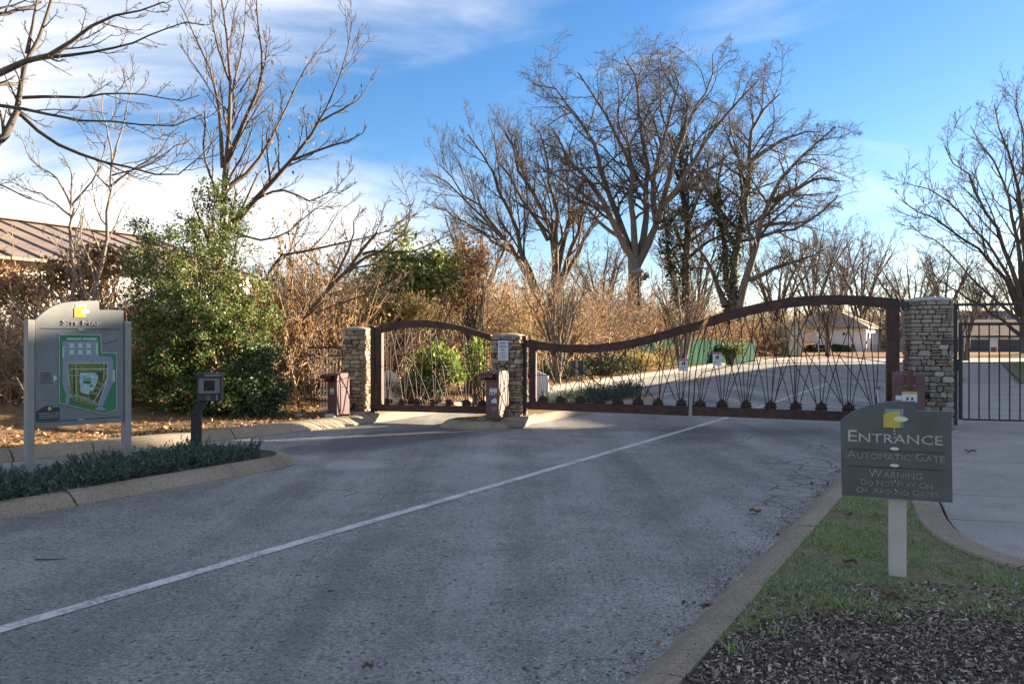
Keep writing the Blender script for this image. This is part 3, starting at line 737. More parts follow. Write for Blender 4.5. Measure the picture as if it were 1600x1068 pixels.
# small gate over the visitor lane
pS = Plane(P(590, 534, 14.75).xy, (P(770, 534, 14.05)-P(590, 534, 14.75)).xy.normalized())
su = [(588, 511), (600, 507.5), (625, 502), (650, 500), (668, 500), (687, 502), (707, 505.5), (725, 509.7), (750, 517), (768, 522.5)]
sl = [(588, 523), (598, 519), (625, 513.3), (650, 511.2), (662, 511), (687, 512.3), (712, 515.7), (730, 520.3), (750, 527), (768, 532.5)]
sleaf = [(607.5, 617, 632), (630, 618.5, 633), (654, 618, 633.5), (678, 619, 634), (703, 619.5, 634.5), (729, 620, 635), (754, 621, 636)]
rs = random.Random(3)
rods = fan_rods(pS, sleaf, sl, rs, [(-6, -2, 4, 12, 40), (-20, 2, 14, 60), (-40, -12, 10, 52), (-60, -8, 2, 30), (-62, -24, 4, 34), (-70, -40, -6, 10), (-60, -30, -8, 4, 9)], .0078)
rods += [([(599, 572), (620, 568), (650, 567), (690, 574), (730, 580), (767, 576)], .0065)]
gate('swing_gate', 'small rusty arched gate with steel leaves over the narrow left lane', pS, su, sl,
     [(592, 631), (768, 635), (768, 646), (592, 641.5)], [(589.5, 511.5), (598, 509), (598, 641.5), (589.5, 641)], sleaf, .15, rods, None, 3)
# main double gate
pG = Plane(P(827, 534, 13.95).xy, (P(1405, 534, 12.45)-P(827, 534, 13.95)).xy.normalized())
lu = [(827, 528.5), (840, 532.5), (865, 536.3), (890, 538), (920, 538.2), (955, 535.2), (990, 529.5), (1022, 521.3), (1052, 512.2), (1080, 504.8), (1101, 499)]
ll = [(827, 542), (840, 545.5), (865, 549), (890, 551), (920, 551.5), (955, 548.5), (990, 543), (1022, 535), (1052, 526.5), (1076, 519.8), (1093, 515)]
lleaf = [(850, 613.5, 630), (878, 614, 631), (907, 614.5, 632), (936, 615.5, 633), (966, 617, 634), (997.5, 616.5, 635), (1029, 619, 635.5), (1064, 619, 636)]
spr = [(-12, -4, 18, 46), (-34, -10, 18, 62), (-42, -4, 4, 34, 80), (-70, -20, 2, 26, 44), (-110, -22, 12, 50), (-90, -58, -34, -8, 6, 22, 60), (-60, 2, 16, 40), (-50, -22, -6, 8, 22)]
rods = fan_rods(pG, lleaf, ll, random.Random(5), spr, .0078)
rods += [([(839, 585), (860, 586), (890, 592), (930, 600), (970, 604.5), (1010, 605), (1040, 599), (1076, 589)], .007), ([(839, 545), (870, 557), (897, 573), (930, 594), (960, 622)], .0055)]
gate('swing_gate', 'rusty left leaf of the wide double gate, dipping towards the middle pillar', pG, lu, ll,
     [(830, 626), (1076, 634.2), (1076, 649), (830, 639)], [(827.5, 528.7), (838, 532), (838, 639.3), (827.5, 639)], lleaf, .215, rods, None, 4,
     edge=[(1075.6, 640), (1076.5, 612), (1078, 580), (1083, 550), (1090, 528), (1098, 508)])
ru = [(1109, 494.8), (1140, 484.5), (1182, 474.6), (1206, 469.5), (1230, 465.3), (1255, 462.8), (1279, 461.5), (1303, 461), (1328, 461.5), (1352, 462.5), (1376, 464.3), (1404, 467.2)]
rl = [(1101, 512.4), (1130, 503.5), (1157, 496.2), (1194, 487.3), (1230, 481), (1255, 478.2), (1279, 476.8), (1303, 476), (1327, 476.2), (1352, 478), (1376, 480.2), (1404, 482.8)]
rleaf = [(1093, 621, 637), (1128.6, 621, 638), (1165, 621.5, 639), (1203, 622, 640), (1242.5, 623, 641), (1282, 624, 642), (1325, 625.5, 643.5), (1369, 626.5, 645)]
spr = [(4, 24, 48), (-30, -12, 12, 38, 66), (-44, -28, -8, 14, 30, 50), (-40, -14, 12, 20, 44, 70), (-60, -20, -1, 8, 22, 62), (-96, -42, -3, 28, 60), (-120, -62, -44, 2, 10, 44), (-130, -60, -34, -12, 8)]
rods = fan_rods(pG, rleaf, rl, random.Random(8), spr, .0078)
rods += [([(1089, 592), (1095, 581), (1115, 578), (1140, 571), (1190, 561), (1230, 557), (1290, 554), (1330, 557.5), (1386, 566)], .007), ([(1087, 590), (1092, 601), (1091, 622)], .006)]
gateR = gate('swing_gate', 'rusty right leaf of the wide double gate, arching up to the tall pillar', pG, ru, rl,
     [(1081.5, 634.2), (1404, 645.5), (1404, 661), (1081.5, 648.4)], [(1385, 465.3), (1404.5, 467.2), (1404.5, 661), (1385, 660)], rleaf, .22, rods, None, 6,
     edge=[(1082, 640), (1084.5, 615), (1086, 590), (1090, 560), (1095, 540), (1104, 506)])
a0, z0 = pG.az(1405, 476)
for zz_ in (z0, z0-1.65): MB().box(a0-.02, a0+.13, -.03, .03, zz_-.05, zz_+.05, .006).tube([(a0+.06, 0, zz_-.09), (a0+.06, 0, zz_+.09)], .022, 8).build('hinge', M['iron'], gateR)

def hinge_post(label, x, D, y0, y1, wpx, pl):
    b = P(x, 534, D); z1 = EYE-(y0-CY)/F_PX*D; z0_ = EYE-(y1-CY)/F_PX*D; wd = wpx/F_PX*D
    r = thing('gate_post', label, 'post', (b.x, b.y, z0_), RZ)
    h = z1-z0_
    MB().box(-wd/2, wd/2, -.045, .045, 0, h, .006).build('tube', M['rust'], r)
    for zc in (h-.14, .22):
        MB().box(wd/2, wd/2+.05, -.03, .03, zc-.05, zc+.05, .006).tube([(wd/2+.035, 0, zc-.07), (wd/2+.035, 0, zc+.07)], .02, 8).build('hinge', M['iron'], r)
    MB().box(-wd/2-.01, wd/2+.01, -.055, .055, h, h+.012, .003).build('cap_plate', M['rust'], r)
    return r
hinge_post('slim rusty hinge post of the small gate beside the left pillar', 583, 14.75, 511, 655, 6.5, pS)
hinge_post('slim rusty hinge post of the double gate beside the middle pillar', 820, 13.95, 525, 652, 6, pG)
# warning plates hanging on the gate
for (x0, y0, x1, y1, lab) in ((1061, 560, 1075.3, 579.5, 'small grey warning plate with red header hanging low beside the gate join'), (1113.5, 550, 1127.5, 571, 'small grey warning plate with red header hanging higher on the arched leaf')):
    a, zt = pG.az(x0, y0); b, zb = pG.az(x1, y1); wd = b-a; h = zt-zb
    r = thing('warning_sign', lab, 'sign', tuple(Vector((*(Vector(pG.o)+Vector(pG.e)*a), zb))), math.atan2(pG.e[1], pG.e[0]))
    MB().box(0, wd, -.085, -.078, 0, h, .002).build('plate', M['signwhite'], r)
    MB().box(.006, wd-.006, -.088, -.0855, h*.86, h-.006).build('header_band', M['red'], r)
    mb = MB().prism([(wd*.30, h*.50), (wd*.44, h*.50), (wd*.46, h*.62), (wd*.54, h*.60), (wd*.56, h*.48), (wd*.70, h*.48), (wd*.68, h*.76), (wd*.58, h*.82), (wd*.46, h*.70), (wd*.30, h*.68)], -.088, -.0855)
    mb.build('pictogram', M['black'], r)
    for k in range(3): MB().box(wd*.14, wd*(.86-.1*k), -.0868, -.0855, h*(.36-.09*k), h*(.385-.09*k)).build('print_line', M['greymetal'], r)

# ------------------------------------------------------------------ gate operators
def operator_box(label, px, D, zbase, wx, wy, h, rz, hood_face, stickers):
    b = P(px, 534, D); r = thing('gate_operator', label, 'cabinet', (b.x, b.y, zbase), rz)
    # bullnosed top: rounded along x
    pf = [(-wy/2, 0), (wy/2, 0), (wy/2, h-.09)]
    for th in np.linspace(0, 90, 5): pf.append((wy/2-.07+.07*math.cos(R(th)), h-.07+.07*math.sin(R(th))))
    for th in np.linspace(90, 180, 5): pf.append((-wy/2+.07+.07*math.cos(R(th)), h-.07+.07*math.sin(R(th))))
    m = MB().prism(pf, -wx/2, wx/2); m.v = [(v[1], v[0], v[2]) for v in m.v]; m.f = [f[::-1] for f in m.f]
    m.build('body', M['purple'], r)
    MB().box(-wx/2-.004, wx/2+.004, -wy/2-.004, wy/2+.004, h*.80, h*.806).build('seam', M['black'], r)
    MB().box(-wx/2-.012, wx/2+.012, -wy/2-.012, wy/2+.012, 0, .02, .004).build('base_flange', M['purple'], r)
    # side door panel on +x
    MB().box(wx/2, wx/2+.005, -wy/2+.03, wy/2-.03, .07, h*.74, .002).build('door_panel', M['purple'], r)
    MB().tube([(wx/2+.004, 0, h*.68), (wx/2+.016, 0, h*.68)], .012, 8).build('lock', M['greymetal'], r)
    return r
op_l = operator_box('maroon gate operator cabinet beside the left pillar with rusty tube hood', 529, 14.25, .165, .27, .29, .76, R(-38), 0, 0)
op_m = operator_box('maroon gate operator cabinet in front of the middle pillar with torn sticker', 777, 13.55, .165, .27, .33, .83, R(-30), 0, 0)
op_r = operator_box('maroon gate operator cabinet in front of the tall pillar, partly behind the entrance sign', 1419, 12.0, .06, .43, .26, .98, R(-19), 0, 0)
def half_pipe(r_out, ln, t=.012):
    "C shaped hood, axis along y, hollow"
    pts = []
    for th in np.linspace(-100, 190, 13): pts.append((r_out*math.cos(R(th)), r_out*math.sin(R(th))))
    inn = [(x*(1-t/r_out), z*(1-t/r_out)) for x, z in pts]
    m = MB(); n = len(pts)
    for y in (0, ln):
        m.v += [(x, y, z) for x, z in pts]+[(x, y, z) for x, z in inn]
    for i in range(n-1):
        m.f += [(i, i+1, 2*n+i+1, 2*n+i), (n+i+1, n+i, 3*n+i, 3*n+i+1), (i+1, i, n+i, n+i+1), (2*n+i, 2*n+i+1, 3*n+i+1, 3*n+i)]
    m.f += [(0, 2*n, 3*n, n), (n-1, 2*n-1, 4*n-1, 3*n-1)]
    return m
for r_, wx, wy, h in ((op_l, .27, .29, .76), (op_m, .27, .33, .83)):
    m = half_pipe(.070, .29); m.v = [(v[0]*1.0-wx*.12, v[1]-wy/2-.09, v[2]+h*.88) for v in m.v]
    m.v = [(-wx/2-.02+(v[1]+wy/2)*-.3+v[0]*.6+.06, -wy/2-.03+(v[0]+wx*.12)*.5, v[2]) if False else v for v in m.v]
    # turn so the tube lies across the front face
    m.v = [((v[1]+wy/2)*1.0-.13, -wy/2-.055+(v[0]+wx*.12)*.9, v[2]) for v in m.v]; m.f = [f[::-1] for f in m.f]
    m.build('hood', M['hood'], r_)
    MB().box(-.06, .05, -wy/2-.003, -wy/2-.001, h*.50, h*.64).build('sticker', M['signwhite'], r_)
    MB().box(-.06, .05, -wy/2-.0045, -wy/2-.0032, h*.605, h*.638).build('sticker_band', M['yellow'], r_)
    for k, (xa, xb) in enumerate(((-.045, -.012), (.0, .035))):
        MB().prism([(xa, h*.515), (xb, h*.515), ((xa+xb)/2+.012, h*.545), ((xa+xb)/2, h*.575), (xa+.004, h*.55)], -wy/2-.0045, -wy/2-.0032).build('pictogram', M['black'], r_)
h, wy = .83, .33
MB().prism([(-.02, h*.33), (.09, h*.325), (.09, h*.40), (.055, h*.425), (.05, h*.445), (.03, h*.415), (.0, h*.395), (-.02, h*.385)], -wy/2-.003, -wy/2-.001).build('torn_sticker', M['signwhite'], op_m)
MB().box(.052, .095, -wy/2-.003, -wy/2-.0011, h*.54, h*.635).build('torn_sticker', M['signwhite'], op_m)
for (xx, zf) in ((.0, .20), (.03, .22), (.06, .19), (-.03, .23), (.01, .16), (.07, .23)):
    MB().box(xx, xx+.012, -wy/2-.002, -wy/2-.001, h*zf, h*zf+.012).build('paint_chip', M['signwhite'], op_m)
# right cabinet: vertical hood with four bolts, warning label
h, wx, wy = .98, .43, .26
m = MB(); pr = [(-.075+.15*t, -.065*math.sin(math.pi*min(1, max(0, .12+.76*t)))) for t in np.linspace(0, 1, 9)]
poly = [(x, -wy/2+y) for x, y in pr]+[(.075, -wy/2), (-.075, -wy/2)]
m.slab(poly, h-.25, h-.005); m.build('hood', M['hood'], op_r)
for sx in (-.062, .062):
    for zc in (h-.035, h-.215): MB().tube([(sx, -wy/2-.035, zc), (sx, -wy/2-.05, zc)], .009, 8).build('bolt', M['steel'], op_r)
MB().box(-.105, .105, -wy/2-.004, -wy/2-.001, h-.47, h-.31).build('sticker', M['signwhite'], op_r)
MB().box(-.10, .10, -wy/2-.0055, -wy/2-.0042, h-.345, h-.315).build('sticker_band', M['yellow'], op_r)
for xa in (-.045, .02): MB().prism([(xa, h-.44), (xa+.03, h-.44), (xa+.035, h-.40), (xa+.015, h-.395), (xa, h-.41)], -wy/2-.0055, -wy/2-.0042).build('pictogram', M['black'], op_r)
MB().box(-.195, -.11, -wy/2-.004, -wy/2-.001, h-.44, h-.37).build('torn_sticker', M['signwhite'], op_r)
# actuator arm and small lights on the pillars
a, z = pG.az(1375, 640); b_, z2 = pG.az(1372, 605)
r = thing('gate_actuator', 'pale steel actuator arm joining the right gate leaf to its cabinet', 'actuator', (*(Vector(pG.o)+Vector(pG.e)*a), z), RZ)
MB().tube([(0, -.12, -.12), (b_-a-.03, -.07, z2-z)], .022, 8).build('ram', M['steel'], r)
MB().box(b_-a-.06, b_-a+.02, -.10, -.05, z2-z-.02, z2-z+.03, .006).build('bracket', M['greymetal'], r)
for (px, py, D, lab) in ((1451, 618, 12.08, 'small black spotlight bracketed to the tall right pillar'), (549.5, 634, 14.6, 'small black sensor fixed low on the left pillar')):
    b = P(px, py, D); r = thing('spotlight', lab, 'light', b, RZ)
    MB().box(-.05, .05, .02, .07, -.06, .06, .006).build('bracket', M['iron'], r)
    MB().tube([(0, .03, 0), (.02, -.12, .02)], .045, 10).build('head', M['black'], r)
    MB().tube([(.02, -.121, .02), (.021, -.128, .021)], .038, 10).build('lens', M['greymetal'], r)

# ------------------------------------------------------------------ lettering
def text_raw(s, size):
    c = bpy.data.curves.new('t', 'FONT'); c.body = s; c.size = size; c.extrude = .001; c.resolution_u = 2
    o = bpy.data.objects.new('t', c); COL.objects.link(o)
    me = bpy.data.meshes.new_from_object(o.evaluated_get(bpy.context.evaluated_depsgraph_get()))
    V = np.array([v.co[:] for v in me.vertices]); Fc = [tuple(p.vertices) for p in me.polygons]
    bpy.data.objects.remove(o); bpy.data.curves.remove(c); bpy.data.meshes.remove(me); return V, Fc
def lettering(name, s, cx, z0, width, cap_h, m, parent, y, small=.76, depth=.004, bold=0, wide=1.0):
    "small capitals fitted to a width; lies in the x-z plane facing -y at y"
    mb = MB(); x = 0
    for wd_ in s.split(' '):
        for ch, sc in ((wd_[:1], 1.0), (wd_[1:], small)):
            if not ch: continue
            V, Fc = text_raw(ch, sc); 
            if len(V) == 0: continue
            lo, hi = V[:, 0].min(), V[:, 0].max(); V[:, 0] += x-lo; x += hi-lo+.07*sc
            mb.add(V.tolist(), Fc)
        x += .28
    V = np.array(mb.v); W_ = V[:, 0].max(); H_ = np.percentile(V[:, 1], 99.5)
    H_ = max(V[:, 1].max(), .01)
    mb.v = [(cx-width/2+v[0]/W_*width, y-depth*(.5+v[2]*500), z0+v[1]/H_*cap_h) for v in mb.v]
    return mb.build(name, m, parent)
def ellipse(cx, cz, rx, rz_, n=20): return [(cx+rx*math.cos(2*math.pi*i/n), cz+rz_*math.sin(2*math.pi*i/n)) for i in range(n)]
def logo(parent, x0, x1, z0, z1, y, my, ms, me_):
    "cut corner square before a blue square with an oval across its right edge"
    w_, h_ = x1-x0, z1-z0
    MB().box(x0+w_*.08, x1, y-.003, y, z0+h_*.03, z1).build('logo_square', ms, parent)
    sh = [(x0, z0), (x0+w_*.84, z0), (x0+w_*.84, z0+h_*.88), (x0+w_*.55, z0+h_*.87), (x0+w_*.25, z0+h_*.80), (x0, z0+h_*.68)]
    MB().prism(sh, y-.006, y-.0035).build('logo_shape', my, parent)
    MB().prism(ellipse(x0+w_*.87, z0+h_*.47, w_*.36, h_*.14), y-.009, y-.0065).build('logo_oval', me_, parent)

# parking plate on the middle pillar
fr = Vector((-.258, -.966, 0)); base = Vector((PM.x, PM.y, 0))+fr*(.275+.02)+Vector((E.x, E.y, 0))*(-.035)
r = thing('parking_sign', 'white permit parking plate fixed to the middle stone pillar', 'sign', (base.x, base.y, 1.16), RZ)
MB().box(-.10, .10, -.012, 0, 0, .37, .004).build('plate', M['greymetal'], r)
MB().box(-.096, .096, -.0145, -.0125, .004, .366, .001).build('face', M['signwhite'], r)
for s_, z0_, w_ in (('PERMIT', .295, .13), ('PARKING', .235, .145), ('ONLY', .175, .095)): lettering('lettering', s_, 0, z0_, w_, .045, M['black'], r, -.0148, 1.0, .001)
for k in range(4): MB().box(-.075, .075-.02*(k == 3), -.0158, -.0148, .135-.033*k, .146-.033*k).build('print_line', M['greymetal'], r)
for zc in (.02, .35): MB().tube([(0, -.0145, zc), (0, -.018, zc)], .006, 6).build('bolt', M['steel'], r)

# entrance sign
DS = 4.50; es = Vector((.93, -.367)).normalized(); cpt = P(1404, 534, DS)
pE = Plane(cpt.xy, es); rE = thing('entrance_sign', 'dark slate entrance sign warning of the automatic gate, on a chipped cream post', 'sign', (cpt.x, cpt.y, .11), math.atan2(es.y, es.x))
ez = lambda x, y: (lambda q: (q[0], q[1]-.11))(pE.az(x, y))
out = [(1315.5, 773), (1313, 657.5)] + [(x, y) for x, y in ((1318, 653), (1325, 648), (1334, 642.5), (1344, 637.8), (1355, 633.8), (1367, 630.5), (1380, 628.2), (1395, 627), (1410, 626.6), (1431, 626.8))] + [(1431.5, 641.8), (1486.5, 643), (1488.5, 785)]
MB().prism([ez(*p) for p in out], 0, .032).build('panel', M['slate'], rE)
a, b = ez(1380, 667), ez(1415, 639); logo(rE, a[0], b[0]-.012, a[1], b[1], 0, M['yellow'], M['bluegrey'], M['limewhite'])
def lt(s_, x0, y0, x1, y1, m, small=.76, dp=.004):
    a, b = ez(x0, y1), ez(x1, y0); xm = (x0+x1)/2; lo, hi = ez(xm, y1)[1], ez(xm, y0)[1]
    return lettering('lettering', s_, (a[0]+b[0])/2, lo, b[0]-a[0], hi-lo, m, rE, 0, small, dp)
lt('ENTRANCE', 1325, 674, 1473, 692, M['cream']); lt('AUTOMATIC GATE', 1323.5, 706, 1476, 718.5, M['creamdim'])
lt('WARNING', 1357, 734, 1441, 747, M['creamdim'])
lt('DO NOT PLAY ON', 1345, 751, 1457, 760, M['creamdim']); lt('OR AROUND GATES', 1338, 763.5, 1466, 772.5, M['creamdim'])
for yy in (699.5, 725.5):
    a, b = ez(1324, yy), ez(1476, yy+2); MB().box(a[0], b[0], -.0025, 0, a[1]-.006, a[1]-.002).build('rule', M['black'], rE)
    c = ez(1397.5, yy+1); MB().prism(ellipse(c[0], c[1], .024, .009), -.008, -.003).build('oval', M['limewhite'], rE)
for (xx, yy) in ((1397, 669.5), (1397.5, 673), (1398, 677.5), (1398, 683), (1398.5, 751), (1399, 764), (1400, 767)):
    c = ez(xx, yy); MB().prism(ellipse(c[0], c[1], .0035, .0035, 8), -.003, 0).build('screw', M['white'], rE)
m = MB().box(-.046, .046, .034, .125, -.02, .66, .004); m.build('post', M['postpaint'], rE)

# site map sign
A_ = P(55, 668.7, 7.5); B_ = P(193, 658, 8.16); eS = (B_-A_).xy.normalized()
pM = Plane(A_.xy, eS); ZB = .10
rS = thing('site_map_sign', 'grey two post site map board standing in the juniper bed', 'sign', (A_.x, A_.y, ZB), math.atan2(eS.y, eS.x))
sz = lambda x, y: (lambda q: (q[0], q[1]-ZB))(pM.az(x, y))
s8 = lambda x, y: sz(40+x/4.106, 460+y/4.106)          # enlarged view coordinates
arc = [(62, 165), (75, 152), (95, 132), (120, 111), (150, 90), (180, 73), (215, 60), (250, 52), (300, 45), (350, 42), (410, 40), (472, 40)]
MB().prism([s8(62, 857)]+[s8(*p) for p in arc]+[s8(473, 98), s8(628, 100), s8(628, 815)], 0, .05).build('panel', M['slatelight'], rS)
for xa, xb, yt in ((8, 56, 160), (634, 676, 172)):
    a, b = s8(xa, yt), s8(xb, yt); MB().box(a[0], b[0], -.015, .085, -.08, a[1], .006).build('post', M['greypost'], rS)
a, b = s8(312, 146), s8(404, 66); logo(rS, a[0], b[0]-.02, a[1], b[1], 0, M['amber'], M['bluegrey'], M['white'])
a, b = s8(232, 200), s8(478, 165); lettering('lettering', 'SITE MAP', (a[0]+b[0])/2, s8(355, 197)[1], b[0]-a[0], s8(355, 166)[1]-s8(355, 197)[1], M['cream'], rS, 0, .74, .012)
for yl, yr in ((217, 223), (818, 782)):
    a, b = s8(90, yl), s8(606, yr); MB().prism([(a[0], a[1]-.004), (b[0], b[1]-.004), (b[0], b[1]+.003), (a[0], a[1]+.003)], -.003, 0).build('rule', M['plate'], rS)
for c in ((354, 224), (352, 802)):
    c = s8(*c); MB().prism(ellipse(c[0], c[1], .034, .011), -.008, 0).build('oval', M['creamdim'], rS)
omap = [(218, 258), (477, 260), (482, 375), (580, 377), (578, 735), (503, 762), (218, 692)]
grow_o = [(213, 253), (482, 255), (487, 370), (585, 372), (583, 739), (503, 768), (213, 696)]
MB().prism([s8(*p) for p in grow_o], -.008, 0).build('map_border', M['cream'], rS)
MB().prism([s8(*p) for p in omap], -.011, -.0082).build('map_field', M['mapgreen'], rS)
MB().prism([s8(*p) for p in [(232, 298), (462, 298), (466, 393), (543, 397), (558, 424), (558, 560), (490, 716), (520, 744), (436, 738), (474, 706), (292, 655), (276, 662), (276, 702), (250, 697), (258, 640), (234, 580)]], -.013, -.0112).build('map_roads', M['mapgrey'], rS)
blk = [(264, 437), (525, 437), (521, 545), (464, 708), (288, 655), (272, 560)]
MB().prism([s8(*p) for p in blk], -.0142, -.0132).build('map_block_edge', M['mappale'], rS)
blk2 = [(269, 442), (520, 442), (516, 543), (461, 702), (292, 650), (277, 558)]
MB().prism([s8(*p) for p in blk2], -.0152, -.0143).build('map_block', M['mapdark'], rS)
MB().prism([s8(*p) for p in [(345, 502), (440, 500), (462, 520), (455, 560), (425, 625), (398, 640), (350, 628), (342, 560)]], -.0162, -.0153).build('map_court', M['mapaqua'], rS)
mb = MB(); md = MB(); rs = random.Random(9)
def maprect(mbx, cx, cy, w_, h_, rot, y): 
    c, s_ = math.cos(rot), math.sin(rot)
    mbx.prism([s8(cx+x*c-z*s_, cy+x*s_+z*c) for x, z in ((-w_/2, -h_/2), (w_/2, -h_/2), (w_/2, h_/2), (-w_/2, h_/2))], y-.001, y)
homes = [(290+k*25.5, 460, 21, 26, 0) for k in range(9)]+[(330+k*24, 488, 20, 18, 0) for k in range(7)]+[(288, 495+k*32, 22, 26, 0) for k in range(5)]+[(328, 512+k*31, 24, 24, 0) for k in range(5)]
homes += [(505, 500, 20, 30, 0), (500, 545, 24, 22, .4), (486, 575, 24, 22, .4), (472, 605, 24, 22, .4), (458, 635, 24, 22, .4), (462, 565, 22, 20, .4), (448, 598, 22, 20, .4), (434, 632, 22, 20, .4)]
homes += [(305+k*26, 668+k*8.5, 24, 24, .3) for k in range(6)]+[(352+k*25, 650+k*6, 20, 14, .3) for k in range(3)]
for k, hm in enumerate(homes):
    maprect(mb, *hm, -.0164); maprect(md, hm[0]+rs.uniform(-3, 3), hm[1], hm[2]*.4, hm[3]*.4, hm[4], -.0176)
props(mb.build('map_homes', M['mapolive'], rS), kind='stuff'); props(md.build('map_home_roofs', M['mapdark'], rS), kind='stuff')
md = MB()
for cx, cy, w_, h_ in ((393, 540, 60, 10), (380, 560, 40, 24), (402, 562, 28, 26), (418, 585, 20, 16), (372, 525, 20, 9), (415, 628, 22, 26)): md.prism([s8(cx+w_/2*math.cos(t), cy+h_/2*math.sin(t)) for t in np.linspace(0, 2*math.pi, 12)[:-1]], -.0174, -.0164)
md.build('map_planting', M['mapgreen'], rS)
mb = MB()
for x0, y0, x1, y1 in ((278, 312, 308, 385), (333, 312, 361, 385), (387, 312, 414, 385), (260, 279, 354, 290), (362, 279, 452, 290), (233, 332, 244, 405), (447, 312, 459, 382), (556, 482, 568, 558)):
    maprect(mb, (x0+x1)/2, (y0+y1)/2, x1-x0, y1-y0, 0, -.0136)
mb.build('map_buildings', M['mappale'], rS)
mb = MB()
for x0, y0, x1, y1 in ((280, 345, 306, 352), (335, 345, 359, 352), (389, 345, 412, 352), (292, 388, 295, 404), (346, 388, 349, 404), (400, 388, 403, 404), (310, 425, 313, 440), (422, 422, 425, 440)): maprect(mb, (x0+x1)/2, (y0+y1)/2, x1-x0, y1-y0, 0, -.0148)
props(mb.build('map_details', M['mapdark'], rS), kind='stuff')
mb = MB()
for p in ([(315, 440), (318, 650), (322, 650), (319, 440)], [(277, 476), (520, 474), (520, 479), (277, 480)], [(494, 442), (498, 442), (500, 540), (496, 540)], [(516, 540), (520, 543), (433, 690), (428, 690)], [(262, 517), (345, 517), (345, 520), (262, 520)], [(300, 640), (455, 688), (454, 692), (299, 645)]): mb.prism([s8(*q) for q in p], -.0185, -.0178)
mb.build('map_paths', M['mappale'], rS)
MB().prism([s8(178, 512), s8(204, 535), s8(178, 560)], -.004, 0).build('arrow', M['mappale'], rS)
rs = random.Random(4); mb = MB()
for row in range(5):
    x = 92+rs.uniform(0, 10)
    while x < 160: 
        l = rs.uniform(6, 16); a, b = s8(x, 508+row*15+rs.uniform(-2, 2)), s8(x+l, 500+row*15); mb.box(a[0], b[0], -.002, 0, min(a[1], b[1]), max(a[1], b[1])); x += l+rs.uniform(3, 7)
mb.build('faded_print', M['plate'], rS)
mb = MB(); x = 502
while x < 580:
    y = 316-(x-502)*.3; l = rs.uniform(6, 14); mb.prism([s8(x, y+4), s8(x+l, y+1), s8(x+l+2, y-5), s8(x+3, y-2)], -.002, 0); x += l+3
mb.build('faded_print', M['plate'], rS)
pl_ = [(70, 810), (70, 750), (90, 736), (115, 720), (140, 712), (168, 709), (168, 722), (214, 720), (214, 800)]
MB().prism([s8(*p) for p in pl_], -.012, 0).build('surveillance_plate', M['plate'], rS)
a, b = s8(139, 742), s8(162, 716); logo(rS, a[0], b[0]-.006, a[1], b[1], -.012, M['yellow'], M['bluegrey'], M['limewhite'])
for s_, y0, y1, x0, x1 in (('THIS PROPERTY UNDER', 753, 766, 77, 210), ('VIDEO SURVEILLANCE', 769, 781, 82, 204)):
    a, b = s8(x0, y1), s8(x1, y0); lettering('lettering', s_, (a[0]+b[0])/2, s8((x0+x1)/2, y1)[1], b[0]-a[0], .0165, M['cream'], rS, -.012, .76, .001)
a, b = s8(82, 795), s8(205, 792); MB().box(a[0], b[0], -.0135, -.012, a[1]-.002, a[1]+.004).build('rule', M['creamdim'], rS)

# intercom
DI = 9.15; ib = P(307, 534, DI); r = thing('intercom', 'charcoal keypad intercom on a bent post beside the junipers', 'intercom', (ib.x, ib.y, .10), R(14))
zf = lambda y: EYE-(y-CY)/F_PX*DI-.10
MB().box(-.058, .058, -.05, .05, -.08, zf(645), .004).build('post', M['charcoal'], r)
m = MB().prism([(-.05, zf(652)), (.05, zf(645)), (.05+.0, zf(645)), (.16, zf(618)), (.04, zf(618)), (-.058, zf(646))], -.05, .05); m.build('bent_arm', M['charcoal'], r)
x0, x1 = .035, .30; z0, z1 = zf(625.5), zf(583)
MB().box(x0, x1, -.20, .06, z0, z1, .006).build('housing', M['charcoal'], r)
MB().prism([(x0-.012, z1-.035), (x1+.02, z1-.035), (x1+.02, z1+.004), (x0-.012, z1+.012)], -.245, .07).build('visor', M['charcoal'], r)
MB().box(x0+.09, x1+.012, -.248, -.2455, z1-.028, z1-.004).build('light_strip', M['greymetal'], r)
MB().box(x0+.02, x1-.015, -.212, -.2005, z0+.095, z1-.045, .003).build('screen_bezel', M['greymetal'], r)
MB().box(x0+.075, x1-.07, -.216, -.2122, z0+.128, z1-.075, .001).build('screen', M['screen'], r)
MB().box(x0+.02, x1-.015, -.208, -.2005, z0+.008, z0+.085, .003).build('keypad_plate', M['charcoal'], r)
for i in range(3):
    for j in range(4): MB().box(x0+.10+i*.018, x0+.113+i*.018, -.2125, -.2082, z0+.016+j*.016, z0+.027+j*.016, .001).build('key', M['greymetal'], r)
for j in range(3): MB().box(x1-.055, x1-.036, -.2125, -.2082, z0+.018+j*.022, z0+.028+j*.022, .001).build('button', M['steel'], r)

# pedestrian gate on the right
DPg = 12.9; g0 = P(1492.5, 534, DPg); pP = Plane(g0.xy, (.966, -.258)); zat = lambda x, y: pP.az(x, y)
r = pP.root('pedestrian_gate', 'black iron pedestrian gate under a tall frame across the footpath', 'gate')
wpx = 10.5
ztop = zat(1492, 478)[1]; aR = zat(1665, 500)[0]; z_ = lambda y, x=1500: zat(x, y)[1]
MB().box(-.028, .028, -.03, .03, .06, ztop, .004).build('frame_post', M['iron'], r)
MB().box(aR+.03, aR+.09, -.03, .03, .06, ztop, .004).build('frame_post', M['iron'], r)
MB().box(-.028, aR+.09, -.03, .03, ztop+.0005, ztop+.045, .004).build('frame_head', M['iron'], r)
s0, s1 = zat(1498, 504)[0], zat(1503.5, 504)[0]
MB().box(s0, s1, -.024, .024, z_(655), z_(503.5), .004).build('stile', M['iron'], r)
MB().box(aR-.045, aR, -.024, .024, z_(655), z_(503.5), .004).build('stile', M['iron'], r)
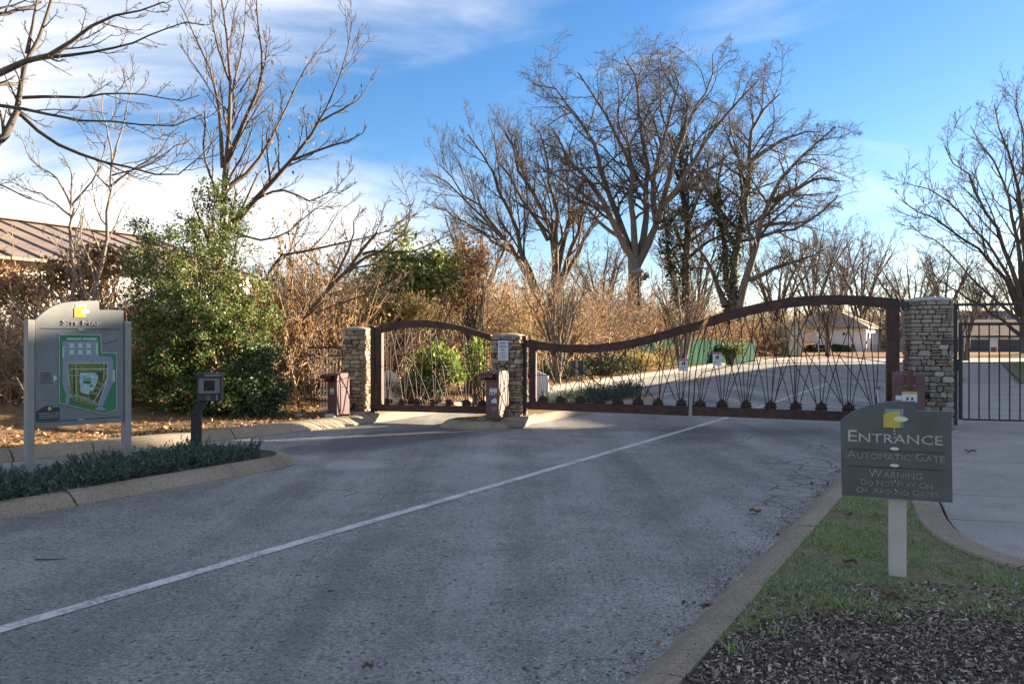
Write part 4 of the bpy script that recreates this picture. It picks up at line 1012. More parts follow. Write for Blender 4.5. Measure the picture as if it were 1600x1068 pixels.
for ya, yb in ((503.8, 508.5), (524, 526.8), (653.2, 656)): MB().box(s1, aR-.045, -.018, .018, z_(yb), z_(ya), .003).build('rail', M['iron'], r)
x = zat(1514, 520)[0]; step = zat(1530, 520)[0]-x
while x < aR-.08:
    MB().box(x-.009, x+.009, -.009, .009, z_(653.4), z_(508.4)).build('bar', M['iron'], r); x += step*.985
a0, a1 = zat(1496, 570)[0], zat(1502, 570)[0]
MB().box(a0-.02, a1+.01, -.04, .04, z_(579), z_(561), .004).build('latch_box', M['iron'], r)
MB().box(-.13, -.028, -.02, .02, z_(512), z_(507)).box(-.13, -.028, -.02, .02, z_(653), z_(648)).build('wall_bracket', M['iron'], r)
MB().box(-.05, .05, -.055, .055, .05, .075, .004).build('foot', M['iron'], r)
# picket fence left of the left pillar
q0, q1 = P(537, 534, 15.0), P(482, 534, 15.9); eF = (q1-q0).xy.normalized(); pF = Plane(q0.xy, eF)
r = pF.root('picket_fence', 'short black iron picket fence running into the brush by the left pillar', 'fence')
aE = pF.az(478, 560)[0]; zt = pF.az(530, 543)[1]; zr = pF.az(530, 555.5)[1]
MB().box(0, aE, -.02, .02, zt-.02, zt+.02, .004).build('rail', M['iron'], r); MB().box(0, aE, -.015, .015, zr-.015, zr+.015, .003).build('rail', M['iron'], r)
MB().box(0, aE, -.015, .015, .30, .33, .003).build('rail', M['iron'], r)
k = 0
while k*.112+.05 < aE: MB().box(.05+k*.112-.009, .05+k*.112+.009, -.009, .009, .14, zt-.021).build('picket', M['iron'], r); k += 1

# ------------------------------------------------------------------ things beyond the gate
def gz(x, y): return float(tz(np.array([x]), np.array([y]))[0])
b = P(901.5, 534, 27.2); r = thing('sign_back', 'dark backed sign on a pale stake beyond the left gate leaf', 'sign', (b.x, b.y, gz(b.x, b.y)), R(-8))
h = EYE-(563-CY)/F_PX*27.2-gz(b.x, b.y)
MB().box(-.05, .05, -.05, .04, -.1, h+.04, .005).build('post', M['greypost'], r)
MB().box(-.24, .24, .042, .07, h-.52, h, .005).build('panel', M['plate'], r)
for (xc, D, hp, lab) in ((613, 17.2, .74, 'pale grey back of a low arched sign beyond the small gate'), (846, 18.6, .78, 'pale grey back of a low arched sign beyond the double gate')):
    b = P(xc, 534, D); zg = max(0.05, gz(b.x, b.y)); r = thing('sign_back', lab, 'sign', (b.x, b.y, zg), R(-22)); w_ = .30 if xc < 700 else .18
    MB().prism([(-w_, .0), (-w_, hp*.7), (-w_*.9, hp*.85), (-w_*.55, hp*.98), (-w_*.2, hp), (w_*.3, hp*.86), (w_*.75, hp*.6), (w_, hp*.36), (w_, 0)] if xc < 700 else [(-w_, 0), (-w_, hp), (w_*.5, hp*.86), (w_, hp*.8), (w_, 0)], -.02, .02).build('panel', M['signwhite'], r)
    MB().box(-.04, .04, .021, .09, -.1, hp*.6, .004).build('post', M['greypost'], r)
# lamp post
D = 40.0; b = P(998, 534, D); zg = gz(b.x, b.y); r = thing('street_lamp', 'dark lamp post with a flat hood rising out of the brush', 'lamp', (b.x, b.y, zg))
h = EYE+(CY-424)/F_PX*D-zg
MB().tube([(0, 0, 0), (0, 0, h-.1)], .07, 8, .055).build('pole', M['charcoal'], r)
MB().tube([(0, 0, 0), (0, 0, .5)], .12, 8, .09).build('base', M['charcoal'], r)
m = MB(); k = 14; rings = [(.06, h-.34), (.16, h-.30), (.17, h-.08), (.40, h-.06), (.38, h+.02), (.20, h+.12), (.03, h+.16)]
m.add([(rr*math.cos(2*math.pi*i/k), rr*math.sin(2*math.pi*i/k), zc) for rr, zc in rings for i in range(k)], [(j*k+i, j*k+(i+1) % k, (j+1)*k+(i+1) % k, (j+1)*k+i) for j in range(len(rings)-1) for i in range(k)])
m.build('hood', M['greymetal'], r, True)
# green privacy fence
fp = dense([(5.2, 38.5), (8.5, 42.5), (13.5, 50), (18.5, 58.5)], 2.4)
r = thing('privacy_fence', 'green mesh privacy fence along the bank beyond the gate', 'fence', (fp[0][0], fp[0][1], 0))
for i in range(len(fp)-1):
    a, b = fp[i]-fp[0], fp[i+1]-fp[0]; za, zb_ = gz(*fp[i]), gz(*fp[i+1]); n = 9; V = []
    t = unit((b-a)[None])[0]; nr = np.array([-t[1], t[0]])
    for j in range(n):
        p = a+(b-a)*j/(n-1); zz0 = za+(zb_-za)*j/(n-1); wv = .035*math.sin(j*1.9+i)
        for s_ in (0, 1):
            q = p+nr*(wv+s_*.012); V += [(q[0], q[1], zz0+.04), (q[0], q[1], zz0+1.55+.03*math.sin(j*2.3+i*1.7))]
    fs = []
    for j in range(n-1):
        o_ = j*4; fs += [(o_, o_+4, o_+5, o_+1), (o_+2, o_+3, o_+7, o_+6), (o_+1, o_+5, o_+7, o_+3)]
    MB().add(V, fs).build('mesh_panel', M['greenmesh'], r)
    MB().tube([(a[0], a[1], za-.2), (a[0], a[1], za+1.66)], .03, 6).build('post', M['charcoal'], r)
# electrical cabinet
D = 71.; b0, b1 = P(1222, 534, D), P(1248.5, 534, D)
r = thing('utility_cabinet', 'large sage green utility cabinet left of the pale building', 'cabinet', ((b0.x+b1.x)/2, D+.8, 0.02), R(24))
hh = EYE-(511-CY)/F_PX*D; ww = (b1.x-b0.x)*.98
MB().box(-ww/2, ww/2, -1.0, 1.2, .12, hh-.1, .03).build('body', M['sage'], r)
MB().box(-ww/2-.06, ww/2+.06, -1.06, 1.26, hh-.1, hh, .03).build('lid', M['sage'], r)
MB().box(-ww/2+.08, ww*.28, -1.02, -1.0, .25, hh-.25, .006).build('door', M['sage'], r); MB().box(ww*.32, ww/2-.06, -1.02, -1.0, .25, hh-.25, .006).build('door', M['sage'], r)
MB().box(-.15, .35, -1.03, -1.021, hh*.68, hh*.74).build('warning_label', M['red'], r); MB().box(-ww/2-.2, ww/2+.2, -1.2, 1.4, 0, .12).build('plinth', M['walk'], r)
# small white sign on a post
D = 66.; b = P(1279, 534, D); r = thing('parking_sign', 'small white notice on a thin post before the pale building', 'sign', (b.x, b.y, 0.02), R(10))
MB().box(-.03, .03, -.03, .03, 0, EYE-(519-CY)/F_PX*D, .004).build('post', M['steel'], r)
h = EYE-(529-CY)/F_PX*D; MB().box(-.14, .14, -.05, -.031, h-.55, h, .004).build('plate', M['signwhite'], r); 
MB().box(-.13, .13, -.05, -.031, h+.15, h+.5, .004).build('plate', M['white'], r)

# ------------------------------------------------------------------ buildings
def hip(mb, x0, x1, y0, y1, z0, z1, ins):
    mb.add([(x0, y0, z0), (x1, y0, z0), (x1, y1, z0), (x0, y1, z0), (x0+ins, (y0+y1)/2, z1), (x1-ins, (y0+y1)/2, z1)],
           [(0, 1, 5, 4), (1, 2, 5), (2, 3, 4, 5), (3, 0, 4), (3, 2, 1, 0)]); return mb
# pale clubhouse: front wall faces the camera, sunlit side runs away to the right
r = thing('pale_building', 'pale single storey building with tan hipped roof beyond the gate', 'building', (36.6, 80.0, 0.0), R(-33))
def yaw(mb, a):
    c, s_ = math.cos(a), math.sin(a); mb.v = [(v[0]*c-v[1]*s_, v[0]*s_+v[1]*c, v[2]) for v in mb.v]; return mb
YB = 0
MB().box(-8.3, 0, 0, 13, 0, 3.05).build('wall', M['offwhite'], r)
hip(MB(), -8.8, .55, -.55, 13.5, 3.08, 5.1, 4.2).build('roof', M['rooftan'], r)
MB().box(-8.82, .57, -.57, 13.52, 2.92, 3.075).build('eave_fascia', M['rooftan'], r)
MB().box(-2.0, -1.75, -.06, 0, 2.2, 2.5, .02).build('wall_lamp', M['black'], r)
for yy in (0.3, 2.6, 5.0, 7.4): MB().box(.003, .12, yy, yy+1.9, 0, 1.25, .02).build('brick_base', M['brick'], r)
for yy in (-.08, 2.25, 4.62, 7.0, 9.4): MB().box(-.02, .30, yy, yy+.34, 0, 2.915, .02).build('pilaster', M['white'], r)
for yy in (.75, 3.1, 5.4): MB().box(.003, .06, yy+.15, yy+1.05, 1.45, 2.35, .01).build('window', M['glass'], r)
for yy in (.5, 2.9, 5.2): MB().box(.05, .32, yy, yy+1.6, 2.5, 2.75, .01).build('lintel', M['white'], r)
MB().box(.6, 6.5, 12, 22, 0, 3.4).build('rear_wing_wall', M['offwhite'], r)
hip(MB(), .0, 7.1, 11.3, 22.6, 3.45, 5.4, 3.2).build('rear_wing_roof', M['rooftan'], r)
MB().box(.55, 6.55, 11.93, 11.99, 0, 1.5).build('rear_brick_base', M['brick'], r)
for xx in (1.6, 3.3, 5.0): MB().box(xx, xx+.9, 11.9, 11.985, 1.65, 2.75, .01).build('window', M['glass'], r)
# garages
def garage(label, x0, y, n, xw, h, roof, z1):
    r = thing('garage_building', label, 'building', (x0, y, 0), 0)
    W_ = n*xw; MB().box(0, W_, 0, 7, 0, h).build('wall', M['white'], r)
    m = MB(); m.add([(-.4, -.5, h+.003), (W_+.4, -.5, h+.003), (W_+.4, 3.5, z1), (-.4, 3.5, z1), (-.4, 7.5, h+.003), (W_+.4, 7.5, h+.003)], [(0, 1, 2, 3), (3, 2, 5, 4), (0, 3, 4), (1, 5, 2), (0, 4, 5, 1)])
    m.build('roof', roof, r)
    MB().box(-.42, W_+.42, -.53, -.503, h-.12, h+.02).build('gutter', M['white'], r)
    for k in range(n):
        a = k*xw+.36; d = MB().box(a, a+2.45, -.03, -.003, .02, 1.75).build('garage_door', M['garage'], r)
        for j in range(4): MB().box(a+.04, a+2.41, -.06, -.031, .06+j*.43, .45+j*.43, .02).build('door_panel', M['garage'], d)
        MB().box(a-.12, a-.01, -.05, -.004, 0, 1.85).build('jamb', M['white'], r); MB().box(a+2.46, a+2.57, -.05, -.004, 0, 1.85).build('jamb', M['white'], r)
        MB().box(a+2.62, a+xw-.17, -.05, -.004, 0, .95).build('brick_base', M['brick'], r)
        MB().box(a+1.1, a+1.3, -.14, -.004, 1.92, 2.02, .01).build('lamp', M['black'], r)
    return r
garage('long white garage block with dark doors at the end of the footpath', 44.8, 82, 6, 3.35, 2.15, M['rooftan'], 4.0)
r = thing('house', 'brownish house with a steep grey roof behind the garages', 'building', (74, 126, 0), R(-8))
MB().box(-7, 9, 0, 10, 0, 3.6).build('wall', M['brick'], r)
m = MB(); m.add([(-7.6, -.6, 3.6), (9.6, -.6, 3.6), (9.6, 5, 6.8), (-7.6, 5, 6.8), (-7.6, 10.6, 3.6), (9.6, 10.6, 3.6)], [(0, 1, 2, 3), (3, 2, 5, 4), (0, 3, 4), (1, 5, 2), (0, 4, 5, 1)]); m.build('roof', M['roofgrey'], r)
for xx in (-5, -1, 3, 6.5): MB().box(xx, xx+1.2, -.06, -.005, 1.2, 2.6, .01).build('window', M['glass'], r)
# long low building behind the left hedge
def shed(label, ax, lat, ln, dep, h, hr, roof, wall, seams=True):
    x, y = RL(ax, lat); r = thing('low_building', label, 'building', (x, y, 0), math.atan2(ROAD.y, ROAD.x))
    MB().box(0, ln, 0, dep, 0, h).build('wall', wall, r)
    # slopes along local x; front eave at y<0
    n = int(ln/.62); ov = .35; sl = math.hypot(dep/2+ov, hr-h)
    for k in range(n if seams else 1):
        xa, xb = (k*ln/n, (k+1)*ln/n-.012) if seams else (0, ln)
        for sgn in (0, 1):
            if sgn and k % 4: continue
            yb_, ym = (-ov, dep/2) if not sgn else (dep+ov, dep/2); xb2 = xb if not sgn else min(ln, xa+4*ln/n)
            m = MB(); m.add([(xa, yb_, h), (xb2, yb_, h), (xb2, ym, hr), (xa, ym, hr), (xa, yb_, h-.06), (xb2, yb_, h-.06), (xb2, ym, hr-.06), (xa, ym, hr-.06)],
                            [(0, 1, 2, 3), (7, 6, 5, 4), (0, 4, 5, 1), (1, 5, 6, 2), (3, 2, 6, 7), (0, 3, 7, 4)] if not sgn else [(3, 2, 1, 0), (4, 5, 6, 7), (1, 5, 4, 0), (2, 6, 5, 1), (7, 6, 2, 3), (4, 7, 3, 0)])
            m.build('roof_panel', roof, r)
        if seams:
            m = MB().tube([(xb, -ov-.01, h+.015), (xb, dep/2, hr+.015)], .022, 4); m.build('seam', roof, r)
    MB().box(-.05, ln+.05, dep/2-.16, dep/2+.16, hr+.012, hr+.05, .01).build('ridge_cap', roof, r)
    m = MB()
    for xa in (0.003, ln-.003): m.add([(xa, 0, h), (xa, dep, h), (xa, dep/2, hr-.07)], [(0, 1, 2)] if xa > 1 else [(2, 1, 0)])
    m.build('gable', wall, r); return r
b1 = shed('low white walled building with brown seamed metal roof behind the left hedge', 5.0, -17.3, 9.5, 9, 3.25, 4.7, M['roofbrown'], M['offwhite'])
for k, xx in enumerate((1.5, 5.2)):
    MB().box(xx, xx+1.6, -.05, -.003, 1.0, 2.3, .01).build('window', M['glass'], b1)
b2 = shed('grey roofed shed glimpsed between brush and magnolia', 21.0, -22.5, 7, 6, 2.4, 4.1, M['roofgrey'], M['offwhite'], False)
b3 = shed('far brown roofed low building behind the tangled brush', 33.0, -30.0, 26, 10, 3.4, 5.3, M['roofbrown'], M['offwhite'])
b = P(475, 534, 18.3); r = thing('white_pole', 'thin white pole standing in the brush behind the picket fence', 'pole', (b.x, b.y, gz(b.x, b.y)))
MB().tube([(0, 0, -.1), (0, 0, EYE-(432-CY)/F_PX*18.3-gz(b.x, b.y))], .055, 8).build('shaft', M['white'], r)

# unseen flats and terrace, added and shaped to shade the gateway from the right
SXY = Vector((math.sin(SUN_AZ), math.cos(SUN_AZ))); PXY = Vector((-SXY.y, SXY.x))
def ut(u, t): v = SXY*t+PXY*u; return (v.x, v.y)
def flats(label, u0, u1, t0, dep, h, hr, th0=None):
    x, y = ut(u0, t0); r = thing('shade_building', label, 'building', (x, y, 0), math.atan2(PXY.y, PXY.x) if th0 is None else th0)
    ln = u1-u0; MB().box(0, ln, -dep, 0, 0, h).build('wall', M['brick'], r)
    MB().box(-.4, ln+.4, -dep-.4, .4, h+.003, hr).build('roof', M['roofgrey'], r)
    k = 0
    while 1+k*3 < ln-1.5:
        for z in np.arange(1, h-1.6, 2.9): MB().box(1+k*3, 2.3+k*3, .003, .06, z, z+1.5).build('window', M['glass'], r)
        k += 1
    return r
flats('tall brick flats added out of view to shade the gateway', -14, 11.75, 35, 12, 10.25, 10.58)
flats('lower brick wing added out of view to shape the gateway shade', 11.8, 17.0, 35, 10, 6.5, 6.9)
p0, p1 = ut(18.5, 36.5), ut(38, 63)
flats('long brick terrace added out of view to shade the far drive', 0, math.dist(p0, p1), 0, 9, 6.0, 6.5, math.atan2(p1[1]-p0[1], p1[0]-p0[0]))
bpy.data.objects['shade_building.002'].location = (p0[0], p0[1], 0)

# ------------------------------------------------------------------ trees
Z8 = dict(sx=1/2.222, ox=620, oy=60); Z7 = dict(sx=1/2.373, ox=0, oy=0); Z4 = dict(sx=1/2.543, ox=1300, oy=60)
def limbs_from(rows, D, z):
    out = []
    for row in rows:
        r0, r1, dz = row[0], row[1], row[2]; pts = row[3]; n = len(pts)
        out.append(pxl([(x, y, dz[0]+(dz[1]-dz[0])*i/(n-1), r1+(r0-r1)*(1-i/(n-1))**1.35) for i, (x, y) in enumerate(pts)], D, 0, **z))
    return out
def vbase(px, D): v = P(px, 534, D); return (v.x, v.y, gz(v.x, v.y) if D < 75 else 0.)
# great oak
D = 50; b = vbase(991, D)
ob = limbs_from([
 (.62, .50, (0, 0), [(825, 960), (825, 860), (828, 760)]),
 (.34, .06, (0, -3), [(828, 775), (772, 690), (730, 590), (680, 500), (600, 440), (560, 360), (536, 320)]),
 (.32, .05, (0, 3), [(826, 770), (780, 680), (745, 560), (700, 420), (660, 300), (600, 250), (540, 180), (466, 150)]),
 (.30, .05, (0, -4), [(828, 775), (815, 640), (815, 480), (780, 350), (700, 230), (640, 130)]),
 (.34, .05, (0, 4), [(830, 780), (862, 700), (870, 560), (850, 380), (840, 200), (832, 110), (780, 70)]),
 (.36, .05, (0, -2), [(832, 790), (880, 700), (910, 640), (880, 520), (920, 360), (960, 260), (990, 150), (962, 90)]),
 (.28, .05, (-1, 3), [(905, 640), (960, 430), (1010, 280), (1080, 180), (1098, 60)]),
 (.26, .05, (-1, -5), [(900, 620), (960, 530), (1060, 400), (1110, 300), (1200, 200), (1250, 160)]),
 (.18, .04, (-1, -3), [(920, 585), (1010, 500), (1090, 450), (1190, 425)]),
 (.20, .04, (-1, -5), [(745, 610), (640, 540), (560, 480), (450, 412)]),
 (.18, .04, (1, 5), [(775, 690), (700, 640), (640, 560), (560, 500), (520, 430)]),
 (.18, .04, (2, 7), [(872, 540), (800, 420), (760, 260), (810, 160), (880, 60)])], D, Z8)
bare_tree('oak_tree', 'tallest spreading bare oak with forked trunk behind the lamp post', b, ob, M['bark_oak'], M['twigfar'], (12, 9, 5, 3), .17, .02, 48, None, (.38, .54, .58, .7), .009, rk=.82, tmin=.2)
# vase shaped elm left of the oak
D = 56; b = vbase(862, D)
eb = limbs_from([
 (.45, .10, (0, 1), [(545, 930), (545, 800), (548, 700), (480, 560), (420, 420), (380, 320)]),
 (.36, .07, (0, -2), [(545, 850), (552, 720), (555, 600), (520, 450), (490, 320)]),
 (.34, .06, (0, 2), [(552, 860), (575, 720), (600, 600), (590, 450), (560, 340)]),
 (.30, .06, (0, -2), [(555, 880), (600, 740), (640, 640), (660, 540), (630, 400)]),
 (.30, .05, (0, 3), [(560, 880), (650, 700), (700, 600), (720, 480)]),
 (.38, .07, (0, -2), [(500, 940), (490, 880), (440, 740), (380, 560), (300, 420), (262, 330)]),
 (.28, .05, (0, 2), [(490, 890), (450, 800), (380, 700), (280, 600), (170, 500), (120, 480)]),
 (.26, .05, (0, -3), [(480, 890), (420, 760), (340, 640), (240, 540), (150, 440)]),
 (.22, .05, (0, 2), [(440, 770), (330, 700), (220, 620), (130, 590)]),
 (.24, .05, (0, 3), [(525, 700), (440, 560), (340, 400), (330, 310)])], D, Z8)
bare_tree('elm_tree', 'vase shaped bare tree with many rising stems left of the great oak', b, eb, M['bark_brown'], M['twigfar'], (11, 9, 6, 2), .11, .09, 34, None, (.40, .5, .55, .65), .0082, rk=.72)
# ivy clad trees
def ivy_on(root, limbs, base, dens, spread, size, t1=.6):
    C = []
    for lb in limbs:
        a = np.array(lb, float)[:, :3]-np.array(base); s = np.linspace(0, t1, dens)*(len(a)-1); i = np.minimum(s.astype(int), len(a)-2); u = (s-i)[:, None]
        C.append(a[i]*(1-u)+a[i+1]*u)
    C = around(np.concatenate(C), 42, spread); leaf_obj('ivy', C, size, M['ivy'], root, aspect=.8)
D = 53; b = vbase(1068, D)
lb = limbs_from([(.34, .10, (0, 0), [(1000, 940), (1005, 800), (1012, 640), (990, 500), (985, 350), (990, 300)]), (.26, .06, (0, 2), [(980, 940), (950, 780), (935, 640), (900, 540)]), (.16, .04, (0, -2), [(1010, 640), (1060, 520), (1090, 400)]), (.16, .04, (0, 2), [(995, 520), (950, 420), (960, 330)])], D, Z8)
t = bare_tree('ivy_tree', 'slender bare tree wrapped in dark ivy right of the great oak', b, lb, M['bark_brown'], M['twigfar'], (10, 7, 6, 3), .15, .06, 40, None, (.4, .5, .55, .65), .010)
ivy_on(t, lb[:2], b, 60, (.33, .33, .3), .15, .82)
D = 52; b = vbase(1148, D)
lb = limbs_from([
 (.48, .07, (0, 2), [(1160, 970), (1165, 900), (1180, 700), (1200, 560), (1232, 420), (1212, 310), (1280, 230), (1330, 190)]),
 (.40, .05, (0, -3), [(1185, 950), (1215, 820), (1262, 690), (1290, 560), (1370, 440), (1440, 360), (1515, 305)]),
 (.26, .05, (-1, -3), [(1285, 570), (1380, 530), (1460, 480), (1535, 500)]),
 (.24, .05, (0, -3), [(1225, 840), (1330, 790), (1400, 770), (1480, 735)]),
 (.30, .06, (0, 3), [(1140, 930), (1100, 820), (1060, 740), (1010, 640)]),
 (.28, .05, (0, 3), [(1150, 880), (1140, 700), (1110, 560), (1130, 400), (1150, 330)]),
 (.22, .04, (0, 2), [(1230, 430), (1320, 360), (1400, 330), (1480, 320)]),
 (.20, .04, (0, -4), [(1275, 650), (1330, 640), (1420, 640), (1520, 560)])], D, Z8)
t = bare_tree('ivy_tree', 'broad bare oak with an ivy covered trunk leaning right above the gate arch', b, lb, M['bark_oak'], M['twigfar'], (12, 8, 6, 3), .17, .02, 46, None, (.40, .54, .58, .7), .009, rk=.8)
ivy_on(t, [lb[0], lb[5]], b, 55, (.36, .36, .3), .15, .55)
# right hand tree, branches sweeping up to the left
D = 30; b = vbase(1602, D)
lb = limbs_from([
 (.34, .22, (0, 0), [(768, 1250), (766, 1150), (760, 1040)]),
 (.20, .03, (0, -2), [(755, 1060), (700, 880), (640, 740), (580, 600), (500, 520), (438, 428)]),
 (.17, .03, (0, 2), [(750, 1080), (715, 980), (650, 850), (500, 680), (400, 600), (318, 572)]),
 (.16, .03, (0, -3), [(745, 1100), (700, 980), (600, 850), (450, 730), (330, 690), (270, 640)]),
 (.20, .03, (0, 2), [(760, 1060), (740, 800), (690, 600), (620, 430), (552, 355)]),
 (.20, .03, (0, -2), [(765, 1040), (760, 640), (700, 430), (648, 280)]),
 (.20, .03, (0, 2), [(770, 1040), (768, 700), (765, 450), (745, 180)]),
 (.15, .03, (0, 1), [(755, 1130), (660, 1050), (560, 960), (450, 830), (300, 740)]),
 (.15, .03, (0, -2), [(750, 1180), (640, 1090), (500, 1000), (380, 930)]),
 (.18, .03, (0, -1), [(775, 1050), (840, 800), (880, 600), (870, 350)]),
 (.18, .03, (0, 2), [(775, 1090), (900, 880), (980, 650), (1040, 480)])], D, Z4)
bare_tree('lawn_tree', 'bare upswept tree at the right edge above the pedestrian gate', b, lb, M['bark_brown'], M['twig'], (12, 7, 4, 2), .10, .07, 34, None, (.32, .5, .55, .65), .0062, rk=.52)
# vine hung tree on the left
D = 16.5; b = vbase(338, D)
lb = limbs_from([
 (.19, .03, (0, 0), [(800, 1560), (805, 1200), (815, 900), (822, 720), (836, 560), (842, 420), (850, 280), (830, 150), (825, -40)]),
 (.085, .015, (0, .8), [(826, 620), (818, 480), (812, 400), (793, 280), (742, 180), (690, 60), (660, 0)]),
 (.095, .015, (0, -.9), [(838, 600), (900, 470), (950, 350), (985, 200), (940, 60), (950, -40)]),
 (.09, .012, (0, 1), [(850, 690), (930, 640), (1000, 530), (1050, 420), (1130, 250), (1215, 140)]),
 (.12, .012, (0, -1), [(815, 900), (920, 760), (1000, 680), (1090, 590), (1150, 480), (1225, 400), (1280, 270), (1312, 85)]),
 (.055, .01, (-.45, -1.2), [(1088, 592), (1200, 550), (1290, 520), (1340, 500), (1362, 468)]),
 (.05, .01, (-.6, -.2), [(1170, 460), (1260, 410), (1330, 375), (1360, 330), (1388, 270)]),
 (.06, .01, (-.15, -.8), [(925, 755), (985, 712), (1060, 700), (1150, 750), (1230, 720), (1312, 622)]),
 (.05, .01, (0, .8), [(850, 850), (960, 900), (1070, 870), (1130, 800), (1230, 740), (1300, 680)]),
 (.06, .01, (.1, 1.2), [(845, 420), (880, 260), (905, 120), (920, -30)]),
 (.05, .01, (0, -1), [(850, 300), (800, 160), (780, 40), (790, -60)])], D, Z7)
t = bare_tree('vine_tree', 'many stemmed bare tree rising out of the holly and hung with dry vines', b, lb, M['bark_brown'], M['bark_dark'], (11, 5, 4, 0), .11, .11, 32, None, (.23, .5, .55, .6), .0045, tmin=.22, limb_wob=.006, rk=.6)
C = around(np.concatenate([np.array(l)[:, :3][1:5] for l in lb[:5]])-np.array(b), 16, (.16, .16, .25)); leaf_obj('vine_leaves', C, .075, M['deadleaf'], t, droop=1.0)
# tree standing just outside the picture on the left, its boughs reach in
D = 9.6; b = vbase(-118, D)
lb = limbs_from([
 (.17, .09, (0, 0), [(-280, 1760), (-265, 1200), (-235, 780), (-190, 500), (-150, 300), (-140, 0), (-120, -300)]),
 (.075, .010, (0, -.3), [(-160, 330), (-60, 290), (0, 266), (80, 240), (130, 215), (235, 192), (330, 100), (440, 38), (520, 42), (606, 5)]),
 (.085, .02, (0, .5), [(-230, 700), (-110, 610), (0, 538), (58, 480), (78, 380), (75, 300), (110, 180), (170, 80), (205, -40)]),
 (.035, .007, (-.1, .4), [(100, 226), (200, 212), (300, 200), (440, 178), (560, 130), (690, 72), (765, 100)]),
 (.040, .007, (0, -.6), [(-200, 480), (-90, 400), (0, 378), (100, 402), (200, 440), (320, 440), (520, 470), (640, 470), (748, 428)]),
 (.035, .006, (.4, -.3), [(72, 420), (160, 510), (300, 580), (400, 592), (500, 640), (640, 662), (732, 608), (812, 495)]),
 (.030, .006, (.5, .9), [(80, 362), (200, 350), (300, 372), (400, 340), (530, 350), (690, 386), (738, 358)]),
 (.035, .006, (.4, .2), [(100, 200), (120, 100), (140, -20), (160, -120)]),
 (.035, .006, (0, .4), [(-140, 60), (-40, 40), (60, 20), (180, -40)]),
 (.03, .006, (0, .5), [(-210, 600), (-100, 660), (0, 680), (110, 740), (190, 760)])], D, Z7)
bare_tree('bough_tree', 'dark bare boughs reaching in from a tree beyond the left edge', b, lb, M['bark_dark'], M['bark_dark'], (10, 4, 3, 0), .14, .05, 42, None, (.24, .45, .5, .6), .0034, rk=.8, limb_wob=.005, tmin=.3)
# pale saplings before the low building
D = 14; b = vbase(115, D)
lb = limbs_from([(.055, .02, (0, 0), [(300, 1540), (290, 1200), (278, 980), (260, 850), (265, 755)]), (.025, .006, (0, .4), [(265, 765), (230, 680), (130, 600), (70, 500)]), (.022, .005, (0, -.4), [(265, 760), (330, 690), (380, 600), (390, 520)]), (.022, .005, (0, .3), [(262, 800), (180, 730), (80, 690), (0, 660)]), (.02, .005, (0, 0), [(262, 770), (270, 640), (225, 560)])], D, Z7)
bare_tree('sapling', 'crooked bare sapling in front of the brown metal roof', b, lb, M['bark_pale'], M['bark_pale'], (6, 4, 3, 0), .14, .09, 36, 'saplings before the low building', (.35, .5, .5, .6), .004)
D = 13.6; b = vbase(158, D)
lb = limbs_from([(.055, .022, (0, 0), [(330, 1560), (350, 1200), (370, 980), (404, 850), (410, 700)]), (.024, .005, (0, .4), [(410, 710), (415, 550), (385, 420), (375, 262)]), (.022, .005, (0, -.3), [(410, 700), (360, 650), (305, 565)]), (.022, .005, (0, -.4), [(412, 690), (470, 640), (600, 560), (690, 430)]), (.02, .005, (0, .5), [(412, 620), (470, 430), (500, 250)]), (.018, .005, (0, .2), [(415, 650), (540, 620), (650, 540), (715, 512)])], D, Z7)
bare_tree('sapling', 'straight pale sapling just left of the holly', b, lb, M['bark_pale'], M['bark_pale'], (6, 4, 3, 0), .12, .11, 34, 'saplings before the low building', (.35, .5, .5, .6), .004)
# leaning trunk between the holly and the left pillar
D = 16.6; b = vbase(440, D)
FU = dict(sx=1, ox=0, oy=0)
lb = limbs_from([(.115, .03, (0, -.2), [(440, 640), (446, 575), (450, 540), (458, 512), (500, 470), (545, 425), (566, 396), (592, 362)]), (.045, .01, (0, -.6), [(505, 465), (540, 400), (552, 370), (560, 330)]), (.05, .008, (0, .5), [(420, 560), (412, 470), (420, 398), (500, 388), (562, 376), (602, 360), (646, 330)]), (.045, .008, (-.15, -.5), [(545, 425), (566, 402), (600, 392), (640, 352), (648, 308)]), (.035, .006, (-.15, .2), [(566, 397), (590, 390), (640, 396), (700, 370), (720, 350)]), (.035, .006, (0, .8), [(470, 500), (530, 472), (590, 455), (640, 430)])], D, FU)
bare_tree('leaning_tree', 'bare tree leaning right over the picket fence', b, lb, M['bark_brown'], M['bark_brown'], (9, 6, 4, 0), .16, .06, 42, None, (.34, .5, .55, .6), .005)
# crape myrtles with fans of pale stems
def myrtle(label, px, D, top, hw, n, seed, bark='bark_pale', fork=.12, tight=False):
    rs = np.random.default_rng(seed); b = vbase(px, D); ht = (EYE-(top-CY)/F_PX*D)-b[2]; w_ = hw/F_PX*D; rows = []
    for k in range(n):
        a = rs.uniform(0, 6.28); q = rs.uniform(.15, 1)**.7; r0 = .05*ht/4
        dx, dy = math.cos(a)*q*w_, math.sin(a)*q*w_*.8
        rows.append([(b[0]+dx*f+rs.normal(0, .03), b[1]+dy*f, b[2]+ht*g, r0*(1-.75*g)) for f, g in (((fork*.5, -.03), (fork, .12), (.28, .38), (.55, .62), (.85, .82)) if not tight else ((.10, -.03), (.11, .2), (.14, .40), (.5, .66), (.85, .85)))])
    return bare_tree('crape_myrtle', label, b, rows, M[bark], M['twig'], (5, 5, 4, 0), .11, .14, 26, 'crape myrtles beyond the gate', (.42, .5, .55, .6), .006*max(1, D/35))
myrtle('fan stemmed crape myrtle beside the dark backed sign', 871, 26.0, 430, 62, 14, 1)
